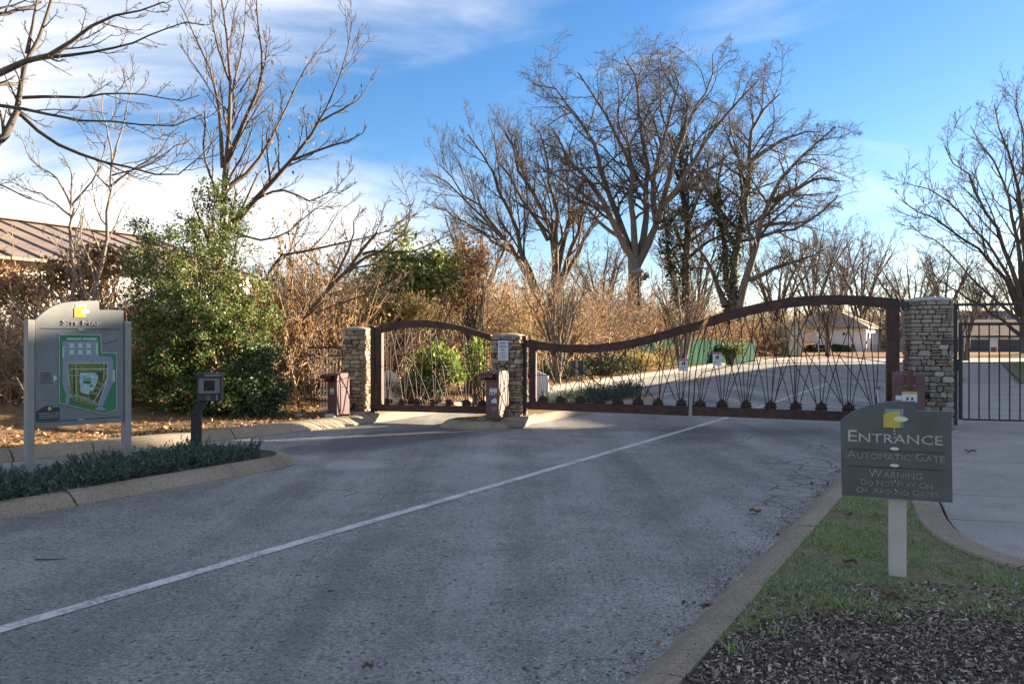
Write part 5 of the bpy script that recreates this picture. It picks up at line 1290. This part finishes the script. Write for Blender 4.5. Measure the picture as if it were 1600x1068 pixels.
myrtle('crape myrtle before the green fence, above the gate join', 1066, 41, 420, 62, 13, 2)
myrtle('crape myrtle with pale trunk before the pale building', 1294, 72, 432, 50, 13, 3, tight=True)
myrtle('slim crape myrtle behind the tall pillar beside the pedestrian gate', 1508, 62, 430, 40, 9, 4)
# background trees: two of a kind, copied
def gen_tree(label, x, y, ht, sp, seed, group):
    rs = np.random.default_rng(seed); rows = [[(x, y, -.2, .30), (x+.1, y, ht*.15, .24), (x, y+.1, ht*.32, .20)]]
    for k in range(10):
        a = k*2.4+rs.uniform(-.4, .4); q = rs.uniform(.3, 1); z0 = ht*rs.uniform(.14, .34)
        rows.append([(x, y, z0, .15), (x+math.cos(a)*q*sp*.35, y+math.sin(a)*q*sp*.35, z0+(ht-z0)*.35, .11), (x+math.cos(a)*q*sp*.75, y+math.sin(a)*q*sp*.75, z0+(ht-z0)*.68, .07), (x+math.cos(a)*q*sp, y+math.sin(a)*q*sp, z0+(ht-z0)*(1.0-.25*q), .03)])
    return bare_tree('bare_tree', label, (x, y, 0), rows, M['bark_brown'], M['twigfar'], (7, 6, 4, 3), .14, .06, 40, group, (.38, .5, .5, .6), .012)
grp = 'bare trees along the far skyline'
pa = P(1345, 534, 95); pb_ = P(1425, 534, 88)
g1 = gen_tree('rounded bare tree above the right part of the arched gate leaf', pa.x, pa.y, 15.5, 7.0, 21, grp)
g2 = gen_tree('small bare tree rising behind the tall stone pillar', pb_.x, pb_.y, 12.0, 6.0, 22, grp)
far = [(1270, 100, 1.15, 'pale bare tree above the tan hipped roof'), (1385, 118, 1.0, 'faint bare tree between the gate post and the tall pillar'), (1475, 112, 1.0, 'faint bare tree just right of the tall pillar'), (1535, 108, .95, 'faint bare tree above the garages'),
       (1590, 122, 1.1, 'faint bare tree behind the upswept right hand tree'), (940, 92, 1.2, 'faint bare tree between elm and oak'), (745, 74, .95, 'faint bare tree at the left flank of the elm'), (690, 66, .72, 'low bare tree left of the elm above the magnolia'),
       (1090, 85, 1.0, 'bare tree seen between the ivy clad trunks'), (1215, 84, 1.15, 'bare tree behind the broad leaning oak'), (1310, 130, 1.3, 'distant bare tree right of the leaning oak'), (620, 60, .55, 'low bare tree over the grey shed'), (520, 48, .5, 'faint low bare tree behind the leaning trunk'), (410, 40, .45, 'faint low bare tree behind the vine hung tree')]
for k, (px, D, s, lab) in enumerate(far):
    v = P(px, 534, D); copy_thing((g1, g2)[k % 2], (v.x, v.y, 0), k*1.7, s, lab)

# ------------------------------------------------------------------ brush, shrubs and ground cover
def thicket(ht, rad, n, seed, leafm, nleaf, lsz=.06, per=4):
    "tangle of arching dry stems, dead leaves caught in it; built around the origin"
    global rng
    keep = rng; rng = np.random.default_rng(seed)
    a = rng.random(n)*6.283; q = np.sqrt(rng.random(n))*rad
    base = np.stack([np.cos(a)*q, np.sin(a)*q, np.full(n, -.05)], 1)
    h = ht*(.45+.6*rng.random(n))*(1-.35*(q/rad)**2)
    d = unit(np.stack([np.cos(a)*.25*(q/rad)+rng.normal(0, .22, n), np.sin(a)*.25*(q/rad)+rng.normal(0, .22, n), np.ones(n)], 1)); K = 6
    Pn = np.empty((n, K, 3)); Pn[:, 0] = base; st = (h/(K-1))[:, None]
    for k in range(1, K):
        d = unit(d+rng.normal(0, .22, (n, 3))+np.array([0, 0, -.10*k*.35])); Pn[:, k] = Pn[:, k-1]+d*st
    Rn = (.010+.012*rng.random(n))[:, None]*np.linspace(1, .4, K)[None]
    P1, R1 = grow(Pn, Rn, per, .42, 48, .22, .0, 5, .15, 1, .6, .45, .0045)
    P2, R2 = grow(P1, R1, 3, .5, 45, .25, .02, 4, .1, 1, .7, .5, .0038)
    st_ = tube_mesh('stems', [(Pn, Rn, 4), (P1, R1, 3), (P2, R2, 3)])
    lf = None
    if nleaf:
        pts = np.concatenate([P1.reshape(-1, 3), P2.reshape(-1, 3)]); pts = pts[rng.integers(0, len(pts), nleaf)]+rng.normal(0, .04, (nleaf, 3))
        V, Fq = leaves_np(pts, lsz, .55, .2, .35, None, .6); lf = mesh_np('leaves', V, [Fq]); lf.materials.append(leafm)
    rng = keep; st_.materials.append(M['brush'])
    return st_, lf
TH = [thicket(2.6, 1.9, 150, 31, M['deadleaf'], 5200), thicket(2.4, 1.9, 150, 32, M['vineleaf'], 6500), thicket(2.7, 2.0, 170, 33, M['deadleaf'], 1600), thicket(2.3, 2.1, 170, 34, M['vineleaf'], 2200, .06, 5)]
def put_thicket(kind, x, y, s, sz, rot, label):
    r = thing('brush_thicket', label, 'thicket', (x, y, gz(x, y) if y < 74 else 0), rot, 'dry brush thickets'); r.scale = (s, s, sz)
    st_, lf = TH[kind]; o = link('stems', st_, None, r)
    if lf: link('leaves', lf, None, r)
    return r
spots = [ (8, 15.5, 2, .8, 1.5, 'tall leafy thicket hiding the top of the white wall at far left'), # px, depth, kind, width, height, label
 (-30, 14.5, 2, .8, .80, 'brown leafy thicket at the left edge behind the site map'), (40, 13.6, 2, .6, .5, 'tawny thicket with curled leaves right behind the site map board'),
 (95, 14.6, 2, .8, .95, 'leafy brown thicket below the saplings'), (150, 15.4, 3, .85, .90, 'dense thicket between the site map and the holly'),
 (182, 15.6, 2, .8, 1.05, 'thicket right behind the pale sapling'),
 (400, 17.0, 0, 1.0, 1.52, 'tall brown vine thicket right of the holly'), (440, 18.6, 1, 1.05, 1.83, 'tallest vine curtain behind the leaning trunk'), (480, 18.8, 0, 1.05, 1.34, 'brown thicket behind the picket fence'),
 (516, 18.8, 2, 1.05, 1.37, 'wiry thicket left of the left pillar'), (545, 18.5, 1, 1.1, 1.40, 'leafy thicket right behind the left pillar'), (595, 19.2, 1, 1.15, 1.19, 'olive brown thicket over the small gate hinge'),
 (640, 21.0, 0, 1.2, 1.21, 'thicket under the magnolia'), (690, 20.6, 1, 1.2, 1.13, 'thicket behind the middle of the small gate'), (735, 20.0, 0, 1.1, 1.57, 'brown vine column above the small gate latch side'),
 (770, 22.0, 2, 1.3, 1.24, 'wiry golden thicket above the middle pillar'), (815, 24.5, 2, 1.4, 1.40, 'golden thicket over the hinge of the left gate leaf'), (862, 29, 3, 1.5, 1.46, 'golden thicket behind the fan stemmed myrtle'),
 (905, 31, 2, 1.6, 1.51, 'golden thicket above the lowest dip of the gate'), (950, 34, 2, 1.7, 1.46, 'golden thicket just left of the lamp post'), (985, 37, 3, 1.8, 1.57, 'golden thicket at the foot of the lamp post'),
 (1020, 41, 2, 1.9, 1.5, 'golden thicket under the great oak'), (1060, 45, 2, 2.0, 1.55, 'golden thicket behind the green fence'), (1100, 50, 3, 2.2, 1.7, 'golden thicket over the gate join'),
 (1140, 55, 2, 2.4, 1.8, 'golden thicket under the leaning ivy oak'), (1150, 66, 2, 1.8, 1.7, 'golden thicket left of the utility cabinet'),
 (840, 36, 2, 1.9, 1.73, 'rear golden thicket between pillar and myrtle'), (780, 33, 3, 1.8, 1.62, 'rear golden thicket over the middle pillar'), (900, 44, 2, 2.2, 1.94, 'rear golden thicket below the elm'), (960, 50, 3, 2.4, 2.05, 'rear golden thicket left of the oak trunk'),
 (1040, 58, 2, 2.7, 2.1, 'rear golden thicket right of the oak trunk'), (1120, 74, 2, 2.6, 2.4, 'rear golden thicket between the ivy trunks'), (1165, 88, 3, 2.8, 2.6, 'rear golden thicket under the low oak limb'), (1250, 104, 2, 4.0, 3.6, 'brush rising behind the tan roof, left half'), (1190, 96, 3, 3.6, 3.2, 'brush rising behind the utility cabinet'), (1290, 118, 3, 5, 4.6, 'tall brush far behind the tan roof'), (1370, 128, 2, 5, 4.4, 'tall brush far behind the gate post'), (1455, 132, 3, 5, 4.0, 'far brush hidden partly by the tall pillar'), (1545, 134, 2, 5, 3.6, 'far brush above the garage roofs'), (1330, 104, 3, 4.2, 3.4, 'brush rising behind the tan roof, right half'), (1400, 112, 2, 4.2, 2.6, 'brush far behind the tall pillar'),
 (720, 27, 3, 1.5, 1.35, 'rear thicket behind the vine column'), (570, 23, 0, 1.3, 1.30, 'rear thicket over the left pillar')]
for k, (px, D, kd_, s, sz, lab) in enumerate(spots):
    D0 = D; v = P(px, 534, D)
    while px >= 500 and D < 118 and D0 < 92 and float(dist_kerb(np.array([v.x]), np.array([v.y]))[0]) < 1.3+2.25*s*min(1.35, D/D0): D *= 1.02; v = P(px, 534, D)
    put_thicket(kd_, v.x, v.y, s*D/D0, sz*D/D0, k*2.1, lab)
def shrub(name, label, px, D, lobes, leafm, nclump, per, spread, size, cat='shrub', branches=10, aspect=.5, extra=None, droop=0., barkm='bark_brown', group=None, upb=.4):
    "lobes: (photo x, photo y, depth offset, half width px, half height px) made of leafy clumps on real branches"
    b = vbase(px, D); B = np.array(b); r = thing(name, label, cat, b, 0, group); C = []; tot = sum(l[3]*l[4] for l in lobes); rows = []
    for (x, y, dz, hw, hh) in lobes:
        c = P(x, y, D+dz); k = (D+dz)/F_PX; n = max(4, int(nclump*hw*hh/tot))
        q = clumps(np.array(c)-B, (hw*k, hw*k*.8, hh*k), n, 0, .35); q = q[q[:, 2] > .05]; C.append(q); rows.append(np.array(c)-B)
    C = np.concatenate(C); L_ = around(C, per, spread); L_ = L_[L_[:, 2] > .02]
    leaf_obj('foliage', L_, size, leafm, r, aspect=aspect, droop=droop, upb=upb)
    sel = C[rng.integers(0, len(C), min(len(C), branches*6))]; n = len(sel)
    st0 = np.stack([rng.normal(0, .12, n), rng.normal(0, .12, n), np.full(n, -.05)], 1); f = np.linspace(0, 1, 6)[None, :, None]
    Pn = st0[:, None]*(1-f)+sel[:, None]*f; Pn[..., 2] = st0[:, None, 2]+(sel[:, None, 2]-st0[:, None, 2])*np.linspace(0, 1, 6)[None]**.8
    Pn[:, 1:] += rng.normal(0, .05, (n, 5, 3)); Rn = np.full((n, 1), .022)*np.linspace(1, .3, 6)[None]
    link('stem', tube_mesh('stem', [(Pn, Rn, 5)]), M[barkm], r); return r
shrub('holly', 'big glossy holly bush with reddish leaf tips beside the site map', 300, 14.6,
      [(300, 420, 0, 105, 75), (340, 355, 1.2, 62, 62), (235, 370, .8, 34, 40), (300, 500, -.6, 100, 90), (250, 530, -.7, 52, 80), (365, 490, -.3, 66, 72), (225, 450, .2, 34, 80), (300, 600, -.8, 95, 45), (240, 585, -1.0, 34, 40), (300, 628, -.9, 96, 24), (395, 520, .1, 44, 60), (330, 300, 1.4, 32, 34)],
      M['holly'], 800, 66, (.075, .075, .06), .052, 'shrub', 12)
shrub('dark_shrub', 'shaded lower right of the holly, shade put into darker leaves, beside the intercom', 390, 14.0,  # lower right of the holly: its shade is put into the leaf colour
      [(385, 610, 0, 62, 48), (330, 625, -.2, 45, 36), (420, 625, .1, 36, 36), (400, 560, .5, 46, 40)], M['hollydark'], 380, 46, (.09, .09, .07), .055)
shrub('magnolia', 'evergreen magnolia with long glossy leaves above the small gate', 655, 21.0,
      [(640, 432, 0, 66, 28), (615, 405, .4, 40, 26), (690, 440, -.2, 46, 26), (590, 440, .2, 30, 22), (632, 368, .6, 14, 14), (668, 405, .3, 30, 18), (705, 415, .5, 26, 20)], M['magnolia'], 330, 13, (.14, .14, .11), .18, 'tree', 9, .34)
shrub('olive_shrub', 'olive yellow shrub above the hinge side of the small gate', 610, 19.5, [(608, 482, 0, 44, 22), (575, 490, .2, 26, 18), (650, 488, -.2, 28, 18)], M['vineleaf'], 240, 26, (.13, .13, .1), .08, 'shrub', 8)
shrub('olive_shrub', 'brown and olive leafy column above the latch side of the small gate', 738, 20.5, [(738, 430, 0, 26, 46), (725, 385, .2, 14, 28), (755, 400, .1, 16, 22), (720, 470, -.2, 26, 22)], M['deadleaf'], 200, 14, (.15, .15, .13), .08, 'shrub', 8, .55, None, .6)
shrub('olive_shrub', 'brown leafed vine mound hanging over the white wall behind the site map', 172, 15.2, [(160, 405, 0, 34, 30), (110, 430, .3, 44, 24), (50, 448, .5, 46, 26), (0, 440, .6, 34, 32), (150, 450, -.2, 30, 24)], M['deadleaf'], 300, 16, (.15, .15, .13), .085, 'shrub', 10, .6, None, .6)
shrub('bright_shrub', 'bright yellow green shrub seen through the small gate', 678, 17.6, [(680, 560, 0, 30, 30), (700, 575, -.1, 26, 26), (660, 580, .1, 22, 26)], M['bright'], 90, 14, (.10, .10, .09), .16, 'shrub', 5, .3)
shrub('bright_shrub', 'small yellow green shrub behind the latch end of the small gate', 746, 17.2, [(746, 545, 0, 14, 26), (744, 575, 0, 16, 24)], M['bright'], 40, 13, (.08, .08, .08), .09, 'shrub', 4, .5)
shrub('dark_shrub', 'low dark shrub behind the leaves of the small gate', 650, 17.2, [(640, 603, 0, 32, 18), (675, 606, .2, 25, 16)], M['hollydark'], 110, 22, (.08, .08, .06), .06)
for k, (px, D, hw, y, hh, lab) in enumerate(((880, 28.5, 52, 582, 18, 'pale green ground vine around the dark backed sign'), (950, 32, 55, 570, 18, 'pale green ground vine below the dip of the gate'), (1000, 37, 48, 562, 14, 'sparse green ground vine left of the gate join'), (1036, 42.5, 44, 553, 16, 'brown ground vine before the green fence'))):
    shrub('ground_vine', lab, px, D, [(px, y, 0, hw, hh), (px-hw*.5, y+4, -.5, hw*.6, hh*.8)], M['vineleaf'] if k == 2 else M['deadleaf'] if k == 3 else M['ivy'], 220, 20, (.18, .18, .12), .085, 'shrub', 6)
shrub('dark_shrub', 'lone green shrub at the foot of the green fence', 1140, 50, [(1140, 546, 0, 24, 8)], M['holly'], 130, 24, (.16, .16, .12), .12)
# clipped hedge along the pale wall
ln = 6.6; hr_ = R(-33); r = thing('hedge', 'clipped dark hedge along the wall of the pale building', 'hedge', (36.6-7.3*math.cos(hr_)+1.4*math.sin(hr_), 80-7.3*math.sin(hr_)-1.4*math.cos(hr_), 0), hr_)
C = np.stack([rng.random(15000)*ln, rng.normal(0, .42, 15000).clip(-.6, .6), rng.random(15000)**.75*1.2], 1); C[:, 2] += .06*np.sin(C[:, 0]*3)
leaf_obj('foliage', C, .12, M['hedge'], r, aspect=.7); MB().box(.1, ln-.1, -.3, .3, 0, .7).build('stem', M['bark_dark'], r)

# junipers in the island bed
def inpoly(p, poly):
    x, y = p[:, 0], p[:, 1]; c = np.zeros(len(p), bool); n = len(poly)
    for i in range(n):
        (x0, y0), (x1, y1) = poly[i], poly[(i+1) % n]
        c ^= ((y0 > y) != (y1 > y)) & (x < (x1-x0)*(y-y0)/(y1-y0+1e-12)+x0)
    return c
def scatter(poly, n):
    a = np.array(poly); lo, hi = a.min(0), a.max(0); p = lo+rng.random((n*4, 2))*(hi-lo); p = p[inpoly(p, poly)]; return p[:n]
def junipers(name, label, poly, n, hmax):
    p = scatter(poly, n); n = len(p); ph = np.sin(p[:, 0]*2.3+1)*np.cos(p[:, 1]*1.9)+.6*np.sin(p[:, 0]*5.1+p[:, 1]*3.7)
    h = hmax*(.68+.22*ph+.22*rng.random(n)); K = 4
    d = unit(np.stack([rng.normal(0, .7, n), rng.normal(0, .7, n), .25+rng.random(n)*.55], 1)); L_ = .11+.13*rng.random(n)*(1+.5*ph).clip(.4, 1.6)
    Pn = np.empty((n, K, 3)); Pn[:, 0] = np.column_stack([p, .10+(h-.12).clip(.0)*(rng.random(n)**.6)])
    for k in range(1, K): d = unit(d+np.array([0, 0, .16])+rng.normal(0, .08, (n, 3))); Pn[:, k] = Pn[:, k-1]+d*(L_/(K-1))[:, None]
    Rn = np.full((n, K), .0025)
    # feathery side sprays: short stiff needles along every sprig
    idx = np.repeat(np.arange(n), 13); t = rng.random(len(idx))*(K-1.001); i = t.astype(int); u = (t-i)[:, None]
    c = Pn[idx, i]*(1-u)+Pn[idx, i+1]*u; tn = unit(Pn[idx, i+1]-Pn[idx, i]); sd_ = unit(tn+rng.normal(0, .75, c.shape)); s = (.024+.022*rng.random((len(c), 1)))*(1.15-.5*t[:, None]/(K-1))
    wv = unit(np.cross(sd_, rng.normal(size=c.shape)))*.0065
    V = np.stack([c-wv, c+wv, c+sd_*s*1.25+wv*.3, c+sd_*s*1.25-wv*.3], 1).reshape(-1, 3); Fq = np.arange(len(V)).reshape(-1, 4)
    V2, Q2, _ = tubes_np(Pn, Rn, 3, len(V)); me = mesh_np(name, np.concatenate([V, V2]), [Fq, Q2]); return props(link(name, me, M['juniper']), label, 'ground cover', None, 'stuff')
jb = [RL(6.25, -7.38), RL(6.65, -7.75), RL(6.3, -8.25), RL(-3, -8.28), RL(-3, -7.22), RL(1, -7.22), RL(4, -7.27)]
junipers('juniper_cover', 'low blue green juniper carpet filling the near island', jb, 7600, .17)
junipers('juniper_cover', 'small juniper patch on the islet behind the double gate', [RL(14.5, -7.3), RL(19, -7.4), RL(19, -8.1), RL(14.5, -8.1)], 1500, .32)
# grass, frost, leaf litter and chips
def blades(name, label, poly, n, h, z, m, wid=.0035, lean=.5):
    p = scatter(poly, n); n = len(p); den = np.sin(p[:, 0]*4.1+1.3)*np.sin(p[:, 1]*3.3)+.7*np.sin(p[:, 0]*9.7+p[:, 1]*7.1); keep = rng.random(n) < .46+.42*den; p = p[keep]; n = len(p)
    d = unit(np.stack([rng.normal(0, lean, n), rng.normal(0, lean, n), np.ones(n)], 1)); L_ = h*(.5+rng.random((n, 1)))*(1+.35*den[keep][:, None]); b0 = np.column_stack([p, np.full(n, z)])
    sd_ = unit(np.cross(d, rng.normal(size=(n, 3))))*wid; mid = b0+d*L_*.55; tip = b0+unit(d+rng.normal(0, .35, (n, 3))+np.array([0, 0, -.15]))*L_
    V = np.stack([b0-sd_, b0+sd_, mid+sd_*.8, tip, mid-sd_*.8], 1).reshape(-1, 3); i = np.arange(n)*5
    me = mesh_np(name, V, [np.stack([i, i+1, i+2, i+4], 1), np.stack([i+4, i+2, i+3], 1)]); return props(link(name, me, m), label, 'grass', None, 'stuff')
blades('grass', 'short frosty grass around the entrance sign post', verge, 110000, .028, .115, M['grassblade'], .0026, .75)
fringe = [(a[0]+.0, a[1]+.12) for a in mul_line]
blades('grass', 'straggling grass tufts along the mulch edge', [(x, y-.22) for x, y in mul_line]+fringe[::-1], 5000, .04, .112, M['grassblade'], .0028, .8)
blades('grass', 'rough grass on the lawn right of the far footpath', [(17.6, 24.8), (31, 48), (46, 48), (34, 24.8)], 30000, .12, .10, M['grassblade'], .012)
def bits(name, label, p, z, size, asp, m, flatness=3.0, kindl='litter', h=None):
    n = len(p); C = np.column_stack([p, (np.full(n, z) if h is None else h)+rng.random(n)*size*.35]); ax = rng.normal(size=(n, 3)); ax[:, 2] *= 1/flatness; ax = unit(ax)
    nr = rng.normal(0, 1/flatness, (n, 3))+np.array([0, 0, 1]); s_ = unit(np.cross(nr, ax)); nn = np.cross(ax, s_); s = size*(.4+1.1*rng.random((n, 1))); w_ = s*asp*(.5+rng.random((n, 1))); t = np.maximum(s*.07, .002)
    V = np.stack([C-ax*s*.5-s_*w_*.35, C-ax*s*.42+s_*w_*.5, C+ax*s*.5+s_*w_*.3, C+ax*s*.38-s_*w_*.5, C+nn*t*2], 1).reshape(-1, 3); i = np.arange(n)*5
    me = mesh_np(name, V, [np.stack([i+a, i+b, i+4], 1) for a, b in ((0, 3), (3, 2), (2, 1), (1, 0))]); return props(link(name, me, m), label, kindl, None, 'stuff')
bits('mulch_chips', 'dark shredded wood mulch at the lower right', scatter(mulch, 22000), .113, .032, .33, M['chips'], 2.0, 'mulch')
near_m = [(x, y-.25) for x, y in mul_line]
bits('mulch_chips', 'finer wood chips close to the grass edge', scatter([RL(2.6, -.98), RL(1.0, -.98), (1.0, 2.6), (5, 2.6), (6, 3.4)] + mul_line[1:], 32000), .115, .021, .35, M['chips'], 1.8, 'mulch')
stp = scatter([(x, y) for x, y in mul_line]+[(x, y+.45) for x, y in mul_line[::-1]], 4200); stp = stp[stp @ np.array(LATV) > -1.0]
bits('mulch_chips', 'wood chips strewn into the thin grass', stp, .118, .028, .35, M['chips'], 2.0, 'mulch')
bits('pebbles', 'pale grit and frost along the foot of the right kerb', (lambda a, l: np.column_stack([a*ROAD.x+l*LATV.x, a*ROAD.y+l*LATV.y]))(2+rng.random(3200)**1.2*9, -1.31-np.abs(rng.normal(0, .13, 3200))), .001, .011, .8, M['frostcap'], 1.2, 'grit')
k_i = rng.integers(8, len(KD)-40, 30000); base = KD[k_i]; tgk = np.gradient(KD, axis=0); tgk /= np.linalg.norm(tgk, axis=1, keepdims=True); nk = np.stack([-tgk[:, 1], tgk[:, 0]], 1)[k_i]
off = .36+np.abs(rng.normal(0, 1.1, 30000)); pp = base+nk*off[:, None]+tgk[k_i]*(rng.random((30000, 1))-.5)*.6
bits('leaf_litter', 'orange brown fallen leaves along the foot of the left bank', pp, 0, .058, .6, M['litter'], 2.2, 'leaves', tz(pp[:, 0], pp[:, 1])+.008)
k_i = rng.integers(18, 40, 1500); pp = KD[k_i]+np.stack([-tgk[:, 1], tgk[:, 0]], 1)[k_i]*(.12+rng.random((1500, 1))*.3)+tgk[k_i]*(rng.random((1500, 1))-.5)
gl = scatter(verge, 170)
bits('leaf_litter', 'brown leaf scraps in the frosty grass', gl, .125, .035, .5, M['oldleaf'], 2.0, 'leaves')
kerb_l = np.column_stack([1.5+rng.random(170)*11, -1.30-np.abs(rng.normal(0, .06, 170))]); 
bits('leaf_litter', 'brown scraps along the right kerb', kerb_l[:, :1]*np.array(ROAD)+kerb_l[:, 1:]*np.array(LATV), .003, .032, .5, M['oldleaf'], 2.0, 'leaves')
ml = scatter([RL(2.5, -1.02), (1.0, 2.6), (5, 2.6), (6, 3.4)] + mul_line[1:], 60)
bits('leaf_litter', 'dead leaves lying on the mulch', ml, .125, .045, .55, M['oldleaf'], 2.0, 'leaves')
# single leaves and a twig one can point to
for (px, py, z, sz_, lab) in ((1180, 803, .0, .10, 'curled dead leaf on the asphalt near the right kerb'), (1268, 760, .0, .07, 'small dead leaf by the kerb left of the entrance sign'), (1516, 708, .105, .13, 'crumpled dead leaf on the footpath right of the entrance sign'), (1328, 884, .12, .09, 'brown leaf in the grass left of the sign post'), (1325, 808, .12, .08, 'rust brown leaf in the grass under the sign corner'), (1366, 809, .12, .08, 'rust brown leaf in the grass beside the sign post'), (1326, 1040, .12, .09, 'pale dead leaf on the mulch below the sign post'), (1390, 936, .12, .10, 'pale frosted leaf at the foot of the sign post'), (575, 1050, 0, .05, 'small dead leaf low on the asphalt')):
    v = G(px, py, z); r = np.random.default_rng(px); m = MB(); k = 7; mid = [(t*sz_-sz_/2, r.normal(0, .004), .012+.02*abs(math.sin(t*4+px))) for t in np.linspace(0, 1, k)]
    vs, fs = [], []
    for i, (x, y, zc) in enumerate(mid):
        w_ = sz_*.34*math.sin(math.pi*(.06+.88*i/(k-1)))*(.75+.5*(i % 2)); vs += [(x, y-w_, zc+.018), (x, y, zc-.006), (x, y+w_, zc+.014)]
    for i in range(k-1): fs += [(i*3, i*3+3, i*3+4, i*3+1), (i*3+1, i*3+4, i*3+5, i*3+2)]
    o = m.add(vs, fs).build('fallen_leaf', M['oldleaf'], None, False, (v.x, v.y, z+.004)); o.rotation_euler = (0, 0, px*.7); props(o, lab, 'leaf', 'fallen leaves')
v = G(78, 876); o = MB().tube([(-.10, 0, .012), (-.03, .012, .010), (.04, .004, .012), (.11, .018, .014)], .007, 6, .003).build('fallen_twig', M['bark_dark'], None, True, v); props(o, 'thin dark twig lying on the asphalt at lower left', 'twig')
for (px, py, D_, sz_, lab) in ((516, 652, 14.1, .11, 'grey stone beside the left cabinet'), (467, 653, 14.3, .07, 'small grey stone at the leafy kerb left of the cabinet')):
    v = P(px, py, D_); m = MB().box(-sz_, sz_, -sz_*.7, sz_*.7, -sz_*.5, sz_*.6, sz_*.35); o = m.build('rock', M['frostcap'], None, True, (v.x, v.y, max(.12, v.z))); props(o, lab, 'rock')
